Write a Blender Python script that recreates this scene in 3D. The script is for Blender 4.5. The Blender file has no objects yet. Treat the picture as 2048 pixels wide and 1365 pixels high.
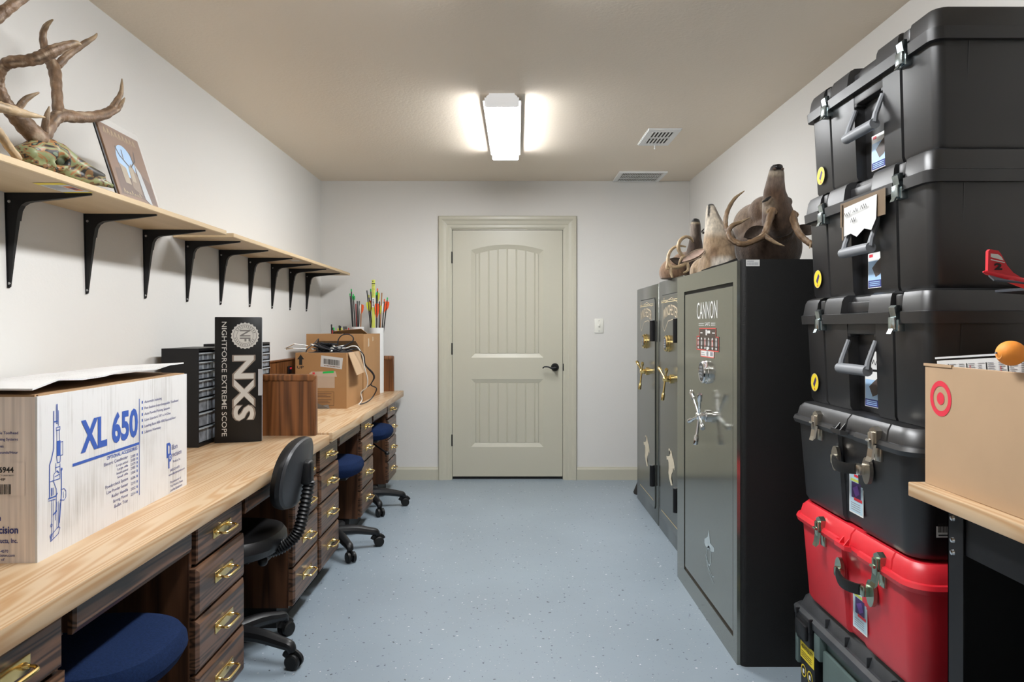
import bpy, bmesh, math, random
from mathutils import Vector, Matrix, noise as mnoise
random.seed(7)
R = math.radians
scene = bpy.context.scene
C = scene.collection

# ------------------------------------------------------------------ camera, world, exposure
F = 1450.0                      # focal length in pixels of a 2048 px wide frame
CX, CY, EYE = 1020.0, 656.0, 1.246
cam_data = bpy.data.cameras.new('camera')
cam = bpy.data.objects.new('camera', cam_data); C.objects.link(cam)
cam.location = (0, 0, EYE); cam.rotation_euler = (R(90), 0, 0)
cam_data.sensor_fit = 'HORIZONTAL'; cam_data.sensor_width = 36.0
cam_data.lens = F / 2048 * 36.0
cam_data.shift_x = (1024 - CX) / 2048
cam_data.shift_y = -(682.5 - CY) / 2048
cam_data.clip_start = 0.02; cam_data.clip_end = 50
scene.camera = cam

world = bpy.data.worlds.new('world'); scene.world = world
world.use_nodes = True
world.node_tree.nodes['Background'].inputs[0].default_value = (0.8, 0.85, 0.9, 1)
world.node_tree.nodes['Background'].inputs[1].default_value = 0.15
scene.view_settings.view_transform = 'Standard'
scene.view_settings.look = 'None'
scene.view_settings.gamma = 1.0
scene.view_settings.use_curve_mapping = False
scene.view_settings.exposure = 0.62
LAMP_POWER = 46.0               # emission of the ceiling lamp diffusers

# ------------------------------------------------------------------ helpers
def at(px, py, Y):
    """a point of the room at distance Y in front of the camera"""
    return Vector(((px - CX) / F * Y, Y, EYE - (py - CY) / F * Y))

def srgb(r, g, b):
    f = lambda c: (c / 255 / 12.92) if c / 255 <= 0.04045 else ((c / 255 + 0.055) / 1.055) ** 2.4
    return (f(r), f(g), f(b))

MATS = {}
def nd(nt, t, loc=(0, 0)):
    n = nt.nodes.new(t); n.location = loc; return n

def mat(name, col, rough=0.5, metal=0.0, spec=0.5, var=0.0, vscale=8.0, vstretch=(1, 1, 1), bump=0.0, bscale=60.0,
        emit=None, power=0.0, alpha=None, coat=0.0, attr=None, bstretch=(1, 1, 1), sheen=0.0, trans=0.0, rvar=0.0):
    if name in MATS: return MATS[name]
    m = bpy.data.materials.new(name); m.use_nodes = True
    nt = m.node_tree; b = nt.nodes['Principled BSDF']
    b.inputs['Base Color'].default_value = (*col, 1)
    b.inputs['Roughness'].default_value = rough
    b.inputs['Metallic'].default_value = metal
    b.inputs['Specular IOR Level'].default_value = spec
    if coat: b.inputs['Coat Weight'].default_value = coat; b.inputs['Coat Roughness'].default_value = 0.1
    if sheen: b.inputs['Sheen Weight'].default_value = sheen
    if trans: b.inputs['Transmission Weight'].default_value = trans
    if alpha is not None: b.inputs['Alpha'].default_value = alpha
    if emit is not None:
        b.inputs['Emission Color'].default_value = (*emit, 1); b.inputs['Emission Strength'].default_value = power
    tc = nd(nt, 'ShaderNodeTexCoord')
    if var or attr or rvar:
        mp = nd(nt, 'ShaderNodeMapping'); mp.inputs['Scale'].default_value = vstretch
        nt.links.new(tc.outputs['Object'], mp.inputs[0])
        nz = nd(nt, 'ShaderNodeTexNoise'); nz.inputs['Scale'].default_value = vscale; nz.inputs['Detail'].default_value = 5
        nt.links.new(mp.outputs[0], nz.inputs['Vector'])
        if var or attr:
            mr = nd(nt, 'ShaderNodeMapRange'); mr.inputs[1].default_value = 0.3; mr.inputs[2].default_value = 0.7
            mr.inputs[3].default_value = 1 - var; mr.inputs[4].default_value = 1 + var
            nt.links.new(nz.outputs[0], mr.inputs[0])
            mx = nd(nt, 'ShaderNodeVectorMath'); mx.operation = 'SCALE'
            if attr:
                at_ = nd(nt, 'ShaderNodeAttribute'); at_.attribute_name = attr
                nt.links.new(at_.outputs['Color'], mx.inputs[0])
            else:
                mx.inputs[0].default_value = col
            nt.links.new(mr.outputs[0], mx.inputs['Scale'])
            nt.links.new(mx.outputs[0], b.inputs['Base Color'])
        if rvar:
            mr2 = nd(nt, 'ShaderNodeMapRange'); mr2.inputs[1].default_value = 0.3; mr2.inputs[2].default_value = 0.7
            mr2.inputs[3].default_value = max(0.02, rough - rvar); mr2.inputs[4].default_value = rough + rvar
            nt.links.new(nz.outputs[0], mr2.inputs[0]); nt.links.new(mr2.outputs[0], b.inputs['Roughness'])
    if bump:
        mp2 = nd(nt, 'ShaderNodeMapping'); mp2.inputs['Scale'].default_value = bstretch
        nt.links.new(tc.outputs['Object'], mp2.inputs[0])
        n2 = nd(nt, 'ShaderNodeTexNoise'); n2.inputs['Scale'].default_value = bscale; n2.inputs['Detail'].default_value = 3
        nt.links.new(mp2.outputs[0], n2.inputs['Vector'])
        bp = nd(nt, 'ShaderNodeBump'); bp.inputs['Strength'].default_value = bump; bp.inputs['Distance'].default_value = 0.002
        nt.links.new(n2.outputs[0], bp.inputs['Height']); nt.links.new(bp.outputs[0], b.inputs['Normal'])
    MATS[name] = m
    return m

def ringwood(name, light, dark, stretch=(6, 0.5, 6), rings=9.0, rough=0.4, fine=0.25, fstretch=(120, 3, 120), contrast=(0.35, 0.8), spec=0.5):
    """wood whose grain follows the contours of a stretched noise"""
    if name in MATS: return MATS[name]
    m = bpy.data.materials.new(name); m.use_nodes = True
    nt = m.node_tree; b = nt.nodes['Principled BSDF']; L = nt.links.new
    tc = nd(nt, 'ShaderNodeTexCoord'); oi = nd(nt, 'ShaderNodeObjectInfo')
    ad = nd(nt, 'ShaderNodeVectorMath'); ad.operation = 'ADD'
    sc = nd(nt, 'ShaderNodeMath'); sc.operation = 'MULTIPLY'; sc.inputs[1].default_value = 7.0
    L(oi.outputs['Random'], sc.inputs[0]); L(tc.outputs['Object'], ad.inputs[0]); L(sc.outputs[0], ad.inputs[1])
    mp = nd(nt, 'ShaderNodeMapping'); mp.inputs['Scale'].default_value = stretch; L(ad.outputs[0], mp.inputs[0])
    nz = nd(nt, 'ShaderNodeTexNoise'); nz.inputs['Scale'].default_value = 1.0; nz.inputs['Detail'].default_value = 1.2; L(mp.outputs[0], nz.inputs['Vector'])
    mu = nd(nt, 'ShaderNodeMath'); mu.operation = 'MULTIPLY'; mu.inputs[1].default_value = rings * 6.283; L(nz.outputs[0], mu.inputs[0])
    sn = nd(nt, 'ShaderNodeMath'); sn.operation = 'SINE'; L(mu.outputs[0], sn.inputs[0])
    mr = nd(nt, 'ShaderNodeMapRange'); mr.inputs[1].default_value = -1; mr.inputs[2].default_value = 1; L(sn.outputs[0], mr.inputs[0])
    mp2 = nd(nt, 'ShaderNodeMapping'); mp2.inputs['Scale'].default_value = fstretch; L(ad.outputs[0], mp2.inputs[0])
    n2 = nd(nt, 'ShaderNodeTexNoise'); n2.inputs['Scale'].default_value = 1.0; n2.inputs['Detail'].default_value = 4; L(mp2.outputs[0], n2.inputs['Vector'])
    mixf = nd(nt, 'ShaderNodeMix'); mixf.inputs[0].default_value = fine
    L(mr.outputs[0], mixf.inputs[2]); L(n2.outputs[0], mixf.inputs[3])
    cr = nd(nt, 'ShaderNodeValToRGB')
    cr.color_ramp.elements[0].position = contrast[0]; cr.color_ramp.elements[0].color = (*light, 1)
    cr.color_ramp.elements[1].position = contrast[1]; cr.color_ramp.elements[1].color = (*dark, 1)
    L(mixf.outputs[0], cr.inputs[0]); L(cr.outputs[0], b.inputs['Base Color'])
    b.inputs['Roughness'].default_value = rough; b.inputs['Specular IOR Level'].default_value = spec
    MATS[name] = m
    return m

class MB:
    """collects faces, builds ONE mesh object"""
    def __init__(s): s.v = []; s.f = []; s.m = []; s.sm = []
    def add(s, vs, fs, mi=0, smooth=False):
        o = len(s.v); s.v += [tuple(p) for p in vs]
        for f in fs: s.f.append(tuple(i + o for i in f)); s.m.append(mi); s.sm.append(smooth)
        return s
    def box(s, a, b, mi=0):
        x0, y0, z0 = a; x1, y1, z1 = b
        vs = [(x0, y0, z0), (x1, y0, z0), (x1, y1, z0), (x0, y1, z0), (x0, y0, z1), (x1, y0, z1), (x1, y1, z1), (x0, y1, z1)]
        return s.add(vs, [(0, 3, 2, 1), (4, 5, 6, 7), (0, 1, 5, 4), (1, 2, 6, 5), (2, 3, 7, 6), (3, 0, 4, 7)], mi)
    def rbox(s, a, b, r=0.004, seg=2, mi=0, M=None):
        bm = bmesh.new(); bmesh.ops.create_cube(bm, size=1)
        for v in bm.verts:
            v.co = Vector([(a[i] + b[i]) / 2 + v.co[i] * (b[i] - a[i]) for i in range(3)])
        r = min(r, 0.49 * min(abs(b[i] - a[i]) for i in range(3)))
        if r > 0:
            bmesh.ops.bevel(bm, geom=bm.edges[:], offset=r, segments=seg, affect='EDGES', profile=0.5)
        bmesh.ops.recalc_face_normals(bm, faces=bm.faces[:])
        bm.verts.index_update()
        vs = [(M @ v.co if M else v.co.copy()) for v in bm.verts]; fs = [[v.index for v in f.verts] for f in bm.faces]
        bm.free(); return s.add(vs, fs, mi, True)
    def loft(s, loops, mi=0, cap=True, smooth=True, closed=True):
        n = len(loops[0]); vs = [p for l in loops for p in l]; fs = []
        for k in range(len(loops) - 1):
            for i in range(n if closed else n - 1):
                j = (i + 1) % n
                fs.append((k * n + i, k * n + j, (k + 1) * n + j, (k + 1) * n + i))
        if cap:
            fs.append(tuple(reversed(range(n)))); fs.append(tuple((len(loops) - 1) * n + i for i in range(n)))
        return s.add(vs, fs, mi, smooth)
    def cyl(s, p0, p1, r0, r1=None, n=16, mi=0, cap=True, smooth=True):
        r1 = r0 if r1 is None else r1
        return s.tube([p0, p1], [r0, r1], n, mi, cap, smooth)
    def tube(s, path, radii, n=10, mi=0, cap=True, smooth=True, flat=1.0):
        P = [Vector(p) for p in path]
        if not hasattr(radii, '__len__'): radii = [radii] * len(P)
        t0 = (P[1] - P[0]).normalized()
        up = Vector((0, 0, 1)) if abs(t0.z) < 0.9 else Vector((1, 0, 0))
        u = t0.cross(up).normalized(); loops = []
        for i, p in enumerate(P):
            t = (P[min(i + 1, len(P) - 1)] - P[max(i - 1, 0)]).normalized()
            u = (u - t * u.dot(t)).normalized(); w = t.cross(u)
            loops.append([p + u * (radii[i] * math.cos(a)) + w * (radii[i] * flat * math.sin(a)) for a in [2 * math.pi * k / n for k in range(n)]])
        return s.loft(loops, mi, cap, smooth)
    def lathe(s, prof, c=(0, 0, 0), axis='z', n=24, mi=0, M=None):
        loops = []
        for r, h in prof:
            lp = []
            for k in range(n):
                a = 2 * math.pi * k / n
                if axis == 'z': p = Vector((r * math.cos(a), r * math.sin(a), h))
                elif axis == 'x': p = Vector((h, r * math.cos(a), r * math.sin(a)))
                else: p = Vector((r * math.sin(a), h, r * math.cos(a)))
                lp.append((M @ p if M else p) + Vector(c))
            loops.append(lp)
        return s.loft(loops, mi)
    def prism(s, pts, ext, mi=0, smooth=False):
        """pts: 3D polygon, ext: extrusion vector"""
        e = Vector(ext); P = [Vector(p) for p in pts]; n = len(P)
        vs = P + [p + e for p in P]
        fs = [tuple(reversed(range(n))), tuple(range(n, 2 * n))] + [(i, (i + 1) % n, n + (i + 1) % n, n + i) for i in range(n)]
        return s.add(vs, fs, mi, smooth)
    def ball(s, c, r, mi=0, n=14, sc=(1, 1, 1)):
        prof = [(max(1e-4, math.sin(math.pi * k / n)), -math.cos(math.pi * k / n)) for k in range(n + 1)]
        loops = [[Vector(c) + Vector((r * sc[0] * q * math.cos(2 * math.pi * j / (n + 4)), r * sc[1] * q * math.sin(2 * math.pi * j / (n + 4)), r * sc[2] * h)) for j in range(n + 4)] for q, h in prof]
        return s.loft(loops, mi)
    def build(s, name, mats, parent=None, loc=None, sharp=0.6):
        me = bpy.data.meshes.new(name); me.from_pydata(s.v, [], s.f)
        if not isinstance(mats, (list, tuple)): mats = [mats]
        for m in mats: me.materials.append(m)
        me.polygons.foreach_set('material_index', s.m); me.polygons.foreach_set('use_smooth', s.sm)
        bm = bmesh.new(); bm.from_mesh(me); bmesh.ops.recalc_face_normals(bm, faces=bm.faces[:])
        for e in bm.edges:
            if len(e.link_faces) == 2 and e.calc_face_angle(0) > sharp: e.smooth = False
        bm.to_mesh(me); bm.free(); me.update()
        o = bpy.data.objects.new(name, me); C.objects.link(o)
        if parent: o.parent = parent
        if loc: o.location = loc
        return o

def tag(o, label=None, cat=None, group=None, kind=None):
    if label: o['label'] = label
    if cat: o['category'] = cat
    if group: o['group'] = group
    if kind: o['kind'] = kind
    return o
def thing(name, label, cat, loc=(0, 0, 0), rotz=0.0, group=None):
    o = bpy.data.objects.new(name, None); C.objects.link(o)
    o.empty_display_size = 0.05
    o.location = loc; o.rotation_euler = (0, 0, rotz)
    return tag(o, label, cat, group)
def copy_tree(o, parent=None, name=None):
    c = o.copy(); C.objects.link(c); c.parent = parent
    for ch in o.children: copy_tree(ch, c)
    return c
def struct(o): o['kind'] = 'structure'; return o

def catmull(P, k=6):
    P = [Vector(p) for p in P]; out = []
    for i in range(len(P) - 1):
        a = P[max(i - 1, 0)]; b = P[i]; c = P[i + 1]; d = P[min(i + 2, len(P) - 1)]
        for j in range(k):
            t = j / k
            out.append(0.5 * ((2 * b) + (c - a) * t + (2 * a - 5 * b + 4 * c - d) * t * t + (3 * b - a - 3 * c + d) * t ** 3))
    out.append(P[-1]); return out
def lerps(vals, n):
    out = []
    for i in range(n):
        t = i / (n - 1) * (len(vals) - 1); k = min(int(t), len(vals) - 2); out.append(vals[k] + (vals[k + 1] - vals[k]) * (t - k))
    return out
def curve_tube(mb, pts, radii, k=6, n=10, mi=0, flat=1.0):
    P = catmull(pts, k); mb.tube(P, lerps(radii, len(P)), n, mi, True, True, flat)
def rrect(x0, x1, y0, y1, r, seg=5, z=0.0):
    out = []
    for cx, cy, a0 in ((x1 - r, y1 - r, 0), (x0 + r, y1 - r, 90), (x0 + r, y0 + r, 180), (x1 - r, y0 + r, 270)):
        for k in range(seg + 1):
            a = R(a0 + 90 * k / seg); out.append((cx + r * math.cos(a), cy + r * math.sin(a), z))
    return out

# flat print: text and shapes laid on a surface
_TXT = {}
def text_geo(s, bold=0.0, shear=0.0, space=1.0):
    key = (s, bold, shear, space)
    if key in _TXT: return _TXT[key]
    cu = bpy.data.curves.new('t', 'FONT'); cu.body = s; cu.size = 1.0; cu.offset = bold; cu.shear = shear; cu.resolution_u = 3
    cu.space_character = space
    o = bpy.data.objects.new('t', cu); C.objects.link(o)
    dg = bpy.context.evaluated_depsgraph_get(); ev = o.evaluated_get(dg); me = ev.to_mesh()
    vs = [(v.co.x, v.co.y) for v in me.vertices]; fs = [tuple(p.vertices) for p in me.polygons]
    ev.to_mesh_clear(); bpy.data.objects.remove(o); bpy.data.curves.remove(cu)
    if vs:
        x0 = min(p[0] for p in vs); vs = [(p[0] - x0, p[1]) for p in vs]
        w = max(p[0] for p in vs)
    else: w = 0
    _TXT[key] = (vs, fs, w); return _TXT[key]
class Print:
    def __init__(s, origin, u, v, off=0.0008):
        s.o = Vector(origin); s.u = Vector(u).normalized(); s.v = Vector(v).normalized(); s.n = s.u.cross(s.v).normalized()
        s.o = s.o + s.n * off; s.mb = MB(); s.lay = 0.0004
    def P(s, a, b, l=0): return s.o + s.u * a + s.v * b + s.n * (s.lay * l)
    def text(s, t, a, b, h, mi=0, w=None, align='L', bold=0.0, l=0, shear=0.0, space=1.0, rot=0):
        """cap height h; optional total width w"""
        vs, fs, tw = text_geo(t, bold, shear, space); k = h / 0.70; kx = (w / tw) if w else k
        W = tw * kx; ox = {'L': 0, 'R': -W, 'C': -W / 2}[align]
        if rot == 0: s.mb.add([s.P(a + ox + x * kx, b + y * k, l) for x, y in vs], fs, mi)
        else: s.mb.add([s.P(a + y * k, b - (ox + x * kx), l) for x, y in vs], fs, mi)   # reads downwards
    def rect(s, a0, b0, a1, b1, mi=0, l=0):
        s.mb.add([s.P(a0, b0, l), s.P(a1, b0, l), s.P(a1, b1, l), s.P(a0, b1, l)], [(0, 1, 2, 3)], mi)
    def poly(s, pts, mi=0, l=0):
        s.mb.add([s.P(a, b, l) for a, b in pts], [tuple(range(len(pts)))], mi)
    def line(s, pts, w, mi=0, l=0, closed=False):
        pts = list(pts) + ([pts[0]] if closed else [])
        for (a0, b0), (a1, b1) in zip(pts, pts[1:]):
            d = Vector((a1 - a0, b1 - b0)); 
            if d.length < 1e-7: continue
            d.normalize(); nx, ny = -d.y * w / 2, d.x * w / 2; ex, ey = d.x * w * 0.3, d.y * w * 0.3
            s.mb.add([s.P(a0 + nx - ex, b0 + ny - ey, l), s.P(a0 - nx - ex, b0 - ny - ey, l), s.P(a1 - nx + ex, b1 - ny + ey, l), s.P(a1 + nx + ex, b1 + ny + ey, l)], [(0, 1, 2, 3)], mi)
    def disc(s, a, b, r, mi=0, l=0, n=28, r0=0.0, ry=None):
        ry = ry or r
        if r0 == 0: s.poly([(a + r * math.cos(2 * math.pi * k / n), b + ry * math.sin(2 * math.pi * k / n)) for k in range(n)], mi, l)
        else:
            q = r0 / r
            vs = []; fs = []
            for k in range(n):
                c, t = math.cos(2 * math.pi * k / n), math.sin(2 * math.pi * k / n)
                vs += [s.P(a + r * c, b + ry * t, l), s.P(a + r * q * c, b + ry * q * t, l)]
            for k in range(n):
                j = (k + 1) % n; fs.append((2 * k, 2 * j, 2 * j + 1, 2 * k + 1))
            s.mb.add(vs, fs, mi)
    def build(s, name, mats, parent=None):
        me = bpy.data.meshes.new(name); inv = Vector(parent.location) if (parent and False) else Vector()
        me.from_pydata([tuple(v) for v in s.mb.v], [], s.mb.f)
        for m in (mats if isinstance(mats, (list, tuple)) else [mats]): me.materials.append(m)
        me.polygons.foreach_set('material_index', s.mb.m); me.update()
        o = bpy.data.objects.new(name, me); C.objects.link(o)
        if parent: o.parent = parent
        s.mb = MB()
        return o

def organic(name, build, m, parent=None, voxel=0.006, smooth=8, color=None):
    """a continuous body: overlapping volumes fused by a voxel remesh and smoothed"""
    mb = MB(); build(mb); tmp = mb.build('tmp', [m])
    r = tmp.modifiers.new('r', 'REMESH'); r.mode = 'VOXEL'; r.voxel_size = voxel; r.use_smooth_shade = True
    sm = tmp.modifiers.new('s', 'SMOOTH'); sm.iterations = smooth; sm.factor = 0.5
    dg = bpy.context.evaluated_depsgraph_get(); ev = tmp.evaluated_get(dg)
    me = bpy.data.meshes.new_from_object(ev); me.name = name
    bpy.data.objects.remove(tmp)
    me.materials.clear(); me.materials.append(m)
    for p in me.polygons: p.use_smooth = True
    if color:
        a = me.color_attributes.new('Col', 'FLOAT_COLOR', 'POINT')
        for i, v in enumerate(me.vertices): a.data[i].color = (*color(v.co), 1)
    o = bpy.data.objects.new(name, me); C.objects.link(o)
    if parent: o.parent = parent
    return o
# ------------------------------------------------------------------ materials
M_wall = mat('wall_paint', (0.70, 0.685, 0.655), 0.6, bump=0.25, bscale=90, spec=0.3)
M_ceil = mat('ceiling_paint', (0.80, 0.705, 0.585), 0.55, bump=0.55, bscale=70, spec=0.35)
M_trim = mat('trim_paint', (0.52, 0.50, 0.405), 0.35)
M_pine = ringwood('pine', (0.57, 0.415, 0.26), (0.42, 0.225, 0.09), (9.0, 0.55, 9.0), 17.0, 0.38, 0.40, (170, 2.5, 170), (0.30, 1.0))
M_pine_x = ringwood('pine_cross', (0.68, 0.44, 0.21), (0.55, 0.30, 0.12), (0.6, 5, 5), 7.0, 0.4, 0.3, (2.5, 90, 90), (0.25, 1.0))
M_shelf = ringwood('shelf_board', (0.62, 0.47, 0.29), (0.50, 0.36, 0.20), (7, 0.5, 7), 4.0, 0.55, 0.6, (130, 4, 130), (0.2, 1.1))
M_walnut = ringwood('walnut', (0.145, 0.072, 0.040), (0.026, 0.013, 0.008), (9, 1.2, 26), 7.0, 0.32, 0.4, (60, 5, 220), (0.30, 0.82))
M_walnut_v = ringwood('walnut_upright', (0.115, 0.05, 0.024), (0.03, 0.012, 0.006), (14, 14, 0.7), 6.0, 0.35, 0.5, (200, 200, 4), (0.25, 0.85))
M_oak = ringwood('carrel_wood', (0.25, 0.098, 0.033), (0.07, 0.024, 0.008), (16, 16, 0.6), 6.0, 0.3, 0.55, (160, 160, 3), (0.25, 0.85))
M_brass = mat('brass', (0.82, 0.60, 0.24), 0.2, 1.0)
M_chrome = mat('chrome', (0.78, 0.79, 0.80), 0.1, 1.0)
M_zinc = mat('zinc', (0.55, 0.64, 0.66), 0.22, 1.0, var=0.25, vscale=40)
M_nickel = mat('nickel', (0.60, 0.56, 0.49), 0.28, 1.0)
M_steel = mat('steel', (0.55, 0.55, 0.55), 0.35, 1.0)
M_blackmetal = mat('black_enamel', (0.006, 0.006, 0.007), 0.42, spec=0.35)
M_blackplastic = mat('black_plastic', (0.006, 0.006, 0.007), 0.42, spec=0.85, var=0.18, vscale=5, rvar=0.04)
M_chairblack = mat('chair_black', (0.007, 0.007, 0.008), 0.42, spec=0.4)
M_redplastic = mat('red_plastic', (0.70, 0.022, 0.036), 0.36, var=0.10, vscale=6)
M_greenplastic = mat('green_plastic', (0.085, 0.125, 0.118), 0.45, var=0.12)
M_darklid = mat('dark_lid_plastic', (0.035, 0.038, 0.042), 0.5, var=0.2, vscale=14)
M_greyplastic = mat('grey_plastic', (0.21, 0.22, 0.235), 0.42)
M_bluefabric = mat('blue_fabric', (0.009, 0.020, 0.062), 0.95, var=0.2, vscale=180, bump=0.5, bscale=700, spec=0.1)
M_rubber = mat('rubber', (0.006, 0.006, 0.006), 0.5, spec=0.4)
M_card = mat('cardboard', (0.40, 0.215, 0.088), 0.75, var=0.08, vscale=5, bump=0.12, bscale=60, bstretch=(1, 1, 0.05))
M_cardlight = mat('cardboard_light', (0.46, 0.31, 0.185), 0.75, var=0.05, vscale=5)
M_cardin = mat('cardboard_inside', (0.33, 0.20, 0.10), 0.8, var=0.1, vscale=20)
M_white = mat('white_plastic', (0.78, 0.78, 0.77), 0.4)
M_cream = mat('switch_white', (0.80, 0.79, 0.72), 0.4)
M_black = mat('print_black', (0.01, 0.01, 0.01), 0.6)
M_paper = mat('paper', (0.62, 0.615, 0.60), 0.6)
M_pwhite = mat('print_white', (0.8, 0.8, 0.78), 0.5)
M_pgrey = mat('print_grey', (0.30, 0.30, 0.32), 0.6)
M_pblue = mat('print_blue', (0.035, 0.10, 0.42), 0.6)
M_pnavy = mat('print_navy', (0.025, 0.035, 0.20), 0.6)
M_psky = mat('print_sky_blue', (0.36, 0.55, 0.78), 0.5)
M_pred = mat('print_red', (0.68, 0.03, 0.05), 0.5)
M_pred2 = mat('print_coral', (0.78, 0.10, 0.08), 0.5)
M_pyellow = mat('print_yellow', (0.80, 0.62, 0.02), 0.5)
M_pbrown = mat('print_brown', (0.20, 0.11, 0.06), 0.6)
M_pviolet = mat('print_violet', (0.05, 0.02, 0.12), 0.5)
M_pgold = mat('print_gold', (0.55, 0.45, 0.26), 0.5)
M_pcream = mat('print_cream', (0.62, 0.55, 0.42), 0.6)
M_porange = mat('print_orange', (0.75, 0.22, 0.03), 0.5)
M_pgreen = mat('print_green', (0.02, 0.55, 0.10), 0.5)
M_psilver = mat('print_silver', (0.66, 0.64, 0.60), 0.35, 0.3)
M_pfaint = mat('print_faint', (0.42, 0.50, 0.53), 0.5)
M_safe = mat('safe_grey', (0.28, 0.285, 0.25), 0.15, 0.85, var=0.04, vscale=60)
M_safedark = mat('safe_dark_grey', (0.15, 0.155, 0.14), 0.24, 0.8, var=0.04, vscale=60)
M_safeblack = mat('safe_black', (0.009, 0.009, 0.009), 0.5, bump=0.6, bscale=260, spec=0.35)
M_antler = mat('antler', (0.20, 0.125, 0.070), 0.5, attr='Col', var=0.25, vscale=40, bump=1.0, bscale=150)
M_antlertip = mat('antler_pale', (0.42, 0.30, 0.17), 0.5, attr='Col', var=0.2, vscale=30, bump=0.6, bscale=110)
M_burr = mat('antler_burr', (0.30, 0.20, 0.11), 0.6, var=0.4, vscale=60, bump=1.0, bscale=200)
M_fur = mat('fur', (0.2, 0.12, 0.07), 0.85, attr='Col', var=0.30, vscale=70, vstretch=(1, 1, 0.5), bump=1.0, bscale=170, sheen=0.3, spec=0.2)
M_nose = mat('nose_black', (0.012, 0.011, 0.011), 0.3)
M_earin = mat('ear_inside', (0.10, 0.075, 0.06), 0.8, var=0.3, vscale=60)
M_earpink = mat('ear_pink', (0.66, 0.50, 0.42), 0.8, var=0.2, vscale=40)
M_orange = mat('orange_foam', (1.0, 0.34, 0.045), 0.6)
M_redfoam = mat('red_foam', (0.72, 0.015, 0.03), 0.45)
M_blackcloth = mat('black_cloth', (0.02, 0.018, 0.016), 0.9, var=0.3, vscale=20)
M_drawerplastic = mat('smoke_plastic', (0.20, 0.22, 0.25), 0.18, var=0.5, vscale=22)
M_drawerlip = mat('drawer_lip', (0.42, 0.46, 0.50), 0.25)

def floor_material():
    m = bpy.data.materials.new('epoxy_floor'); m.use_nodes = True; nt = m.node_tree; b = nt.nodes['Principled BSDF']; L = nt.links.new
    tc = nd(nt, 'ShaderNodeTexCoord')
    base = (0.262, 0.318, 0.368)
    def flecks(scale, lo, size, seedoff):
        mp = nd(nt, 'ShaderNodeMapping'); mp.inputs['Location'].default_value = (seedoff, seedoff * 0.7, 0); L(tc.outputs['Object'], mp.inputs[0])
        wn = nd(nt, 'ShaderNodeTexNoise'); wn.inputs['Scale'].default_value = scale * 1.7; L(mp.outputs[0], wn.inputs['Vector'])
        ad = nd(nt, 'ShaderNodeVectorMath'); ad.operation = 'MULTIPLY_ADD'; ad.inputs[1].default_value = (0.6 / scale,) * 3
        L(wn.outputs['Color'], ad.inputs[0]); L(mp.outputs[0], ad.inputs[2])
        vo = nd(nt, 'ShaderNodeTexVoronoi'); vo.inputs['Scale'].default_value = scale; L(ad.outputs[0], vo.inputs['Vector'])
        a = nd(nt, 'ShaderNodeMath'); a.operation = 'LESS_THAN'; a.inputs[1].default_value = size; L(vo.outputs['Distance'], a.inputs[0])
        sp = nd(nt, 'ShaderNodeSeparateColor'); L(vo.outputs['Color'], sp.inputs[0])
        c = nd(nt, 'ShaderNodeMath'); c.operation = 'GREATER_THAN'; c.inputs[1].default_value = lo; L(sp.outputs[0], c.inputs[0])
        d = nd(nt, 'ShaderNodeMath'); d.operation = 'MULTIPLY'; L(a.outputs[0], d.inputs[0]); L(c.outputs[0], d.inputs[1])
        return d.outputs[0]
    nz = nd(nt, 'ShaderNodeTexNoise'); nz.inputs['Scale'].default_value = 1.3; nz.inputs['Detail'].default_value = 4; L(tc.outputs['Object'], nz.inputs['Vector'])
    mr = nd(nt, 'ShaderNodeMapRange'); mr.inputs[1].default_value = 0.3; mr.inputs[2].default_value = 0.7; mr.inputs[3].default_value = 0.93; mr.inputs[4].default_value = 1.07; L(nz.outputs[0], mr.inputs[0])
    sc = nd(nt, 'ShaderNodeVectorMath'); sc.operation = 'SCALE'; sc.inputs[0].default_value = base; L(mr.outputs[0], sc.inputs['Scale'])
    cur = sc.outputs[0]
    for scale, lo, size, so, colr in ((34, 0.62, 0.13, 0.0, (0.045, 0.06, 0.09)), (30, 0.70, 0.11, 5.3, (0.68, 0.70, 0.70)), (70, 0.6, 0.14, 9.1, (0.16, 0.19, 0.24)), (60, 0.7, 0.13, 2.2, (0.50, 0.52, 0.52)), (22, 0.86, 0.11, 3.9, (0.04, 0.05, 0.06))):
        mx = nd(nt, 'ShaderNodeMix'); mx.data_type = 'RGBA'
        L(flecks(scale, lo, size, so), mx.inputs[0]); L(cur, mx.inputs[6]); mx.inputs[7].default_value = (*colr, 1); cur = mx.outputs[2]
    L(cur, b.inputs['Base Color'])
    b.inputs['Roughness'].default_value = 0.38
    n3 = nd(nt, 'ShaderNodeTexNoise'); n3.inputs['Scale'].default_value = 9; L(tc.outputs['Object'], n3.inputs['Vector'])
    bp = nd(nt, 'ShaderNodeBump'); bp.inputs['Strength'].default_value = 0.12; bp.inputs['Distance'].default_value = 0.004; L(n3.outputs[0], bp.inputs['Height']); L(bp.outputs[0], b.inputs['Normal'])
    return m
M_floor = floor_material()

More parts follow.
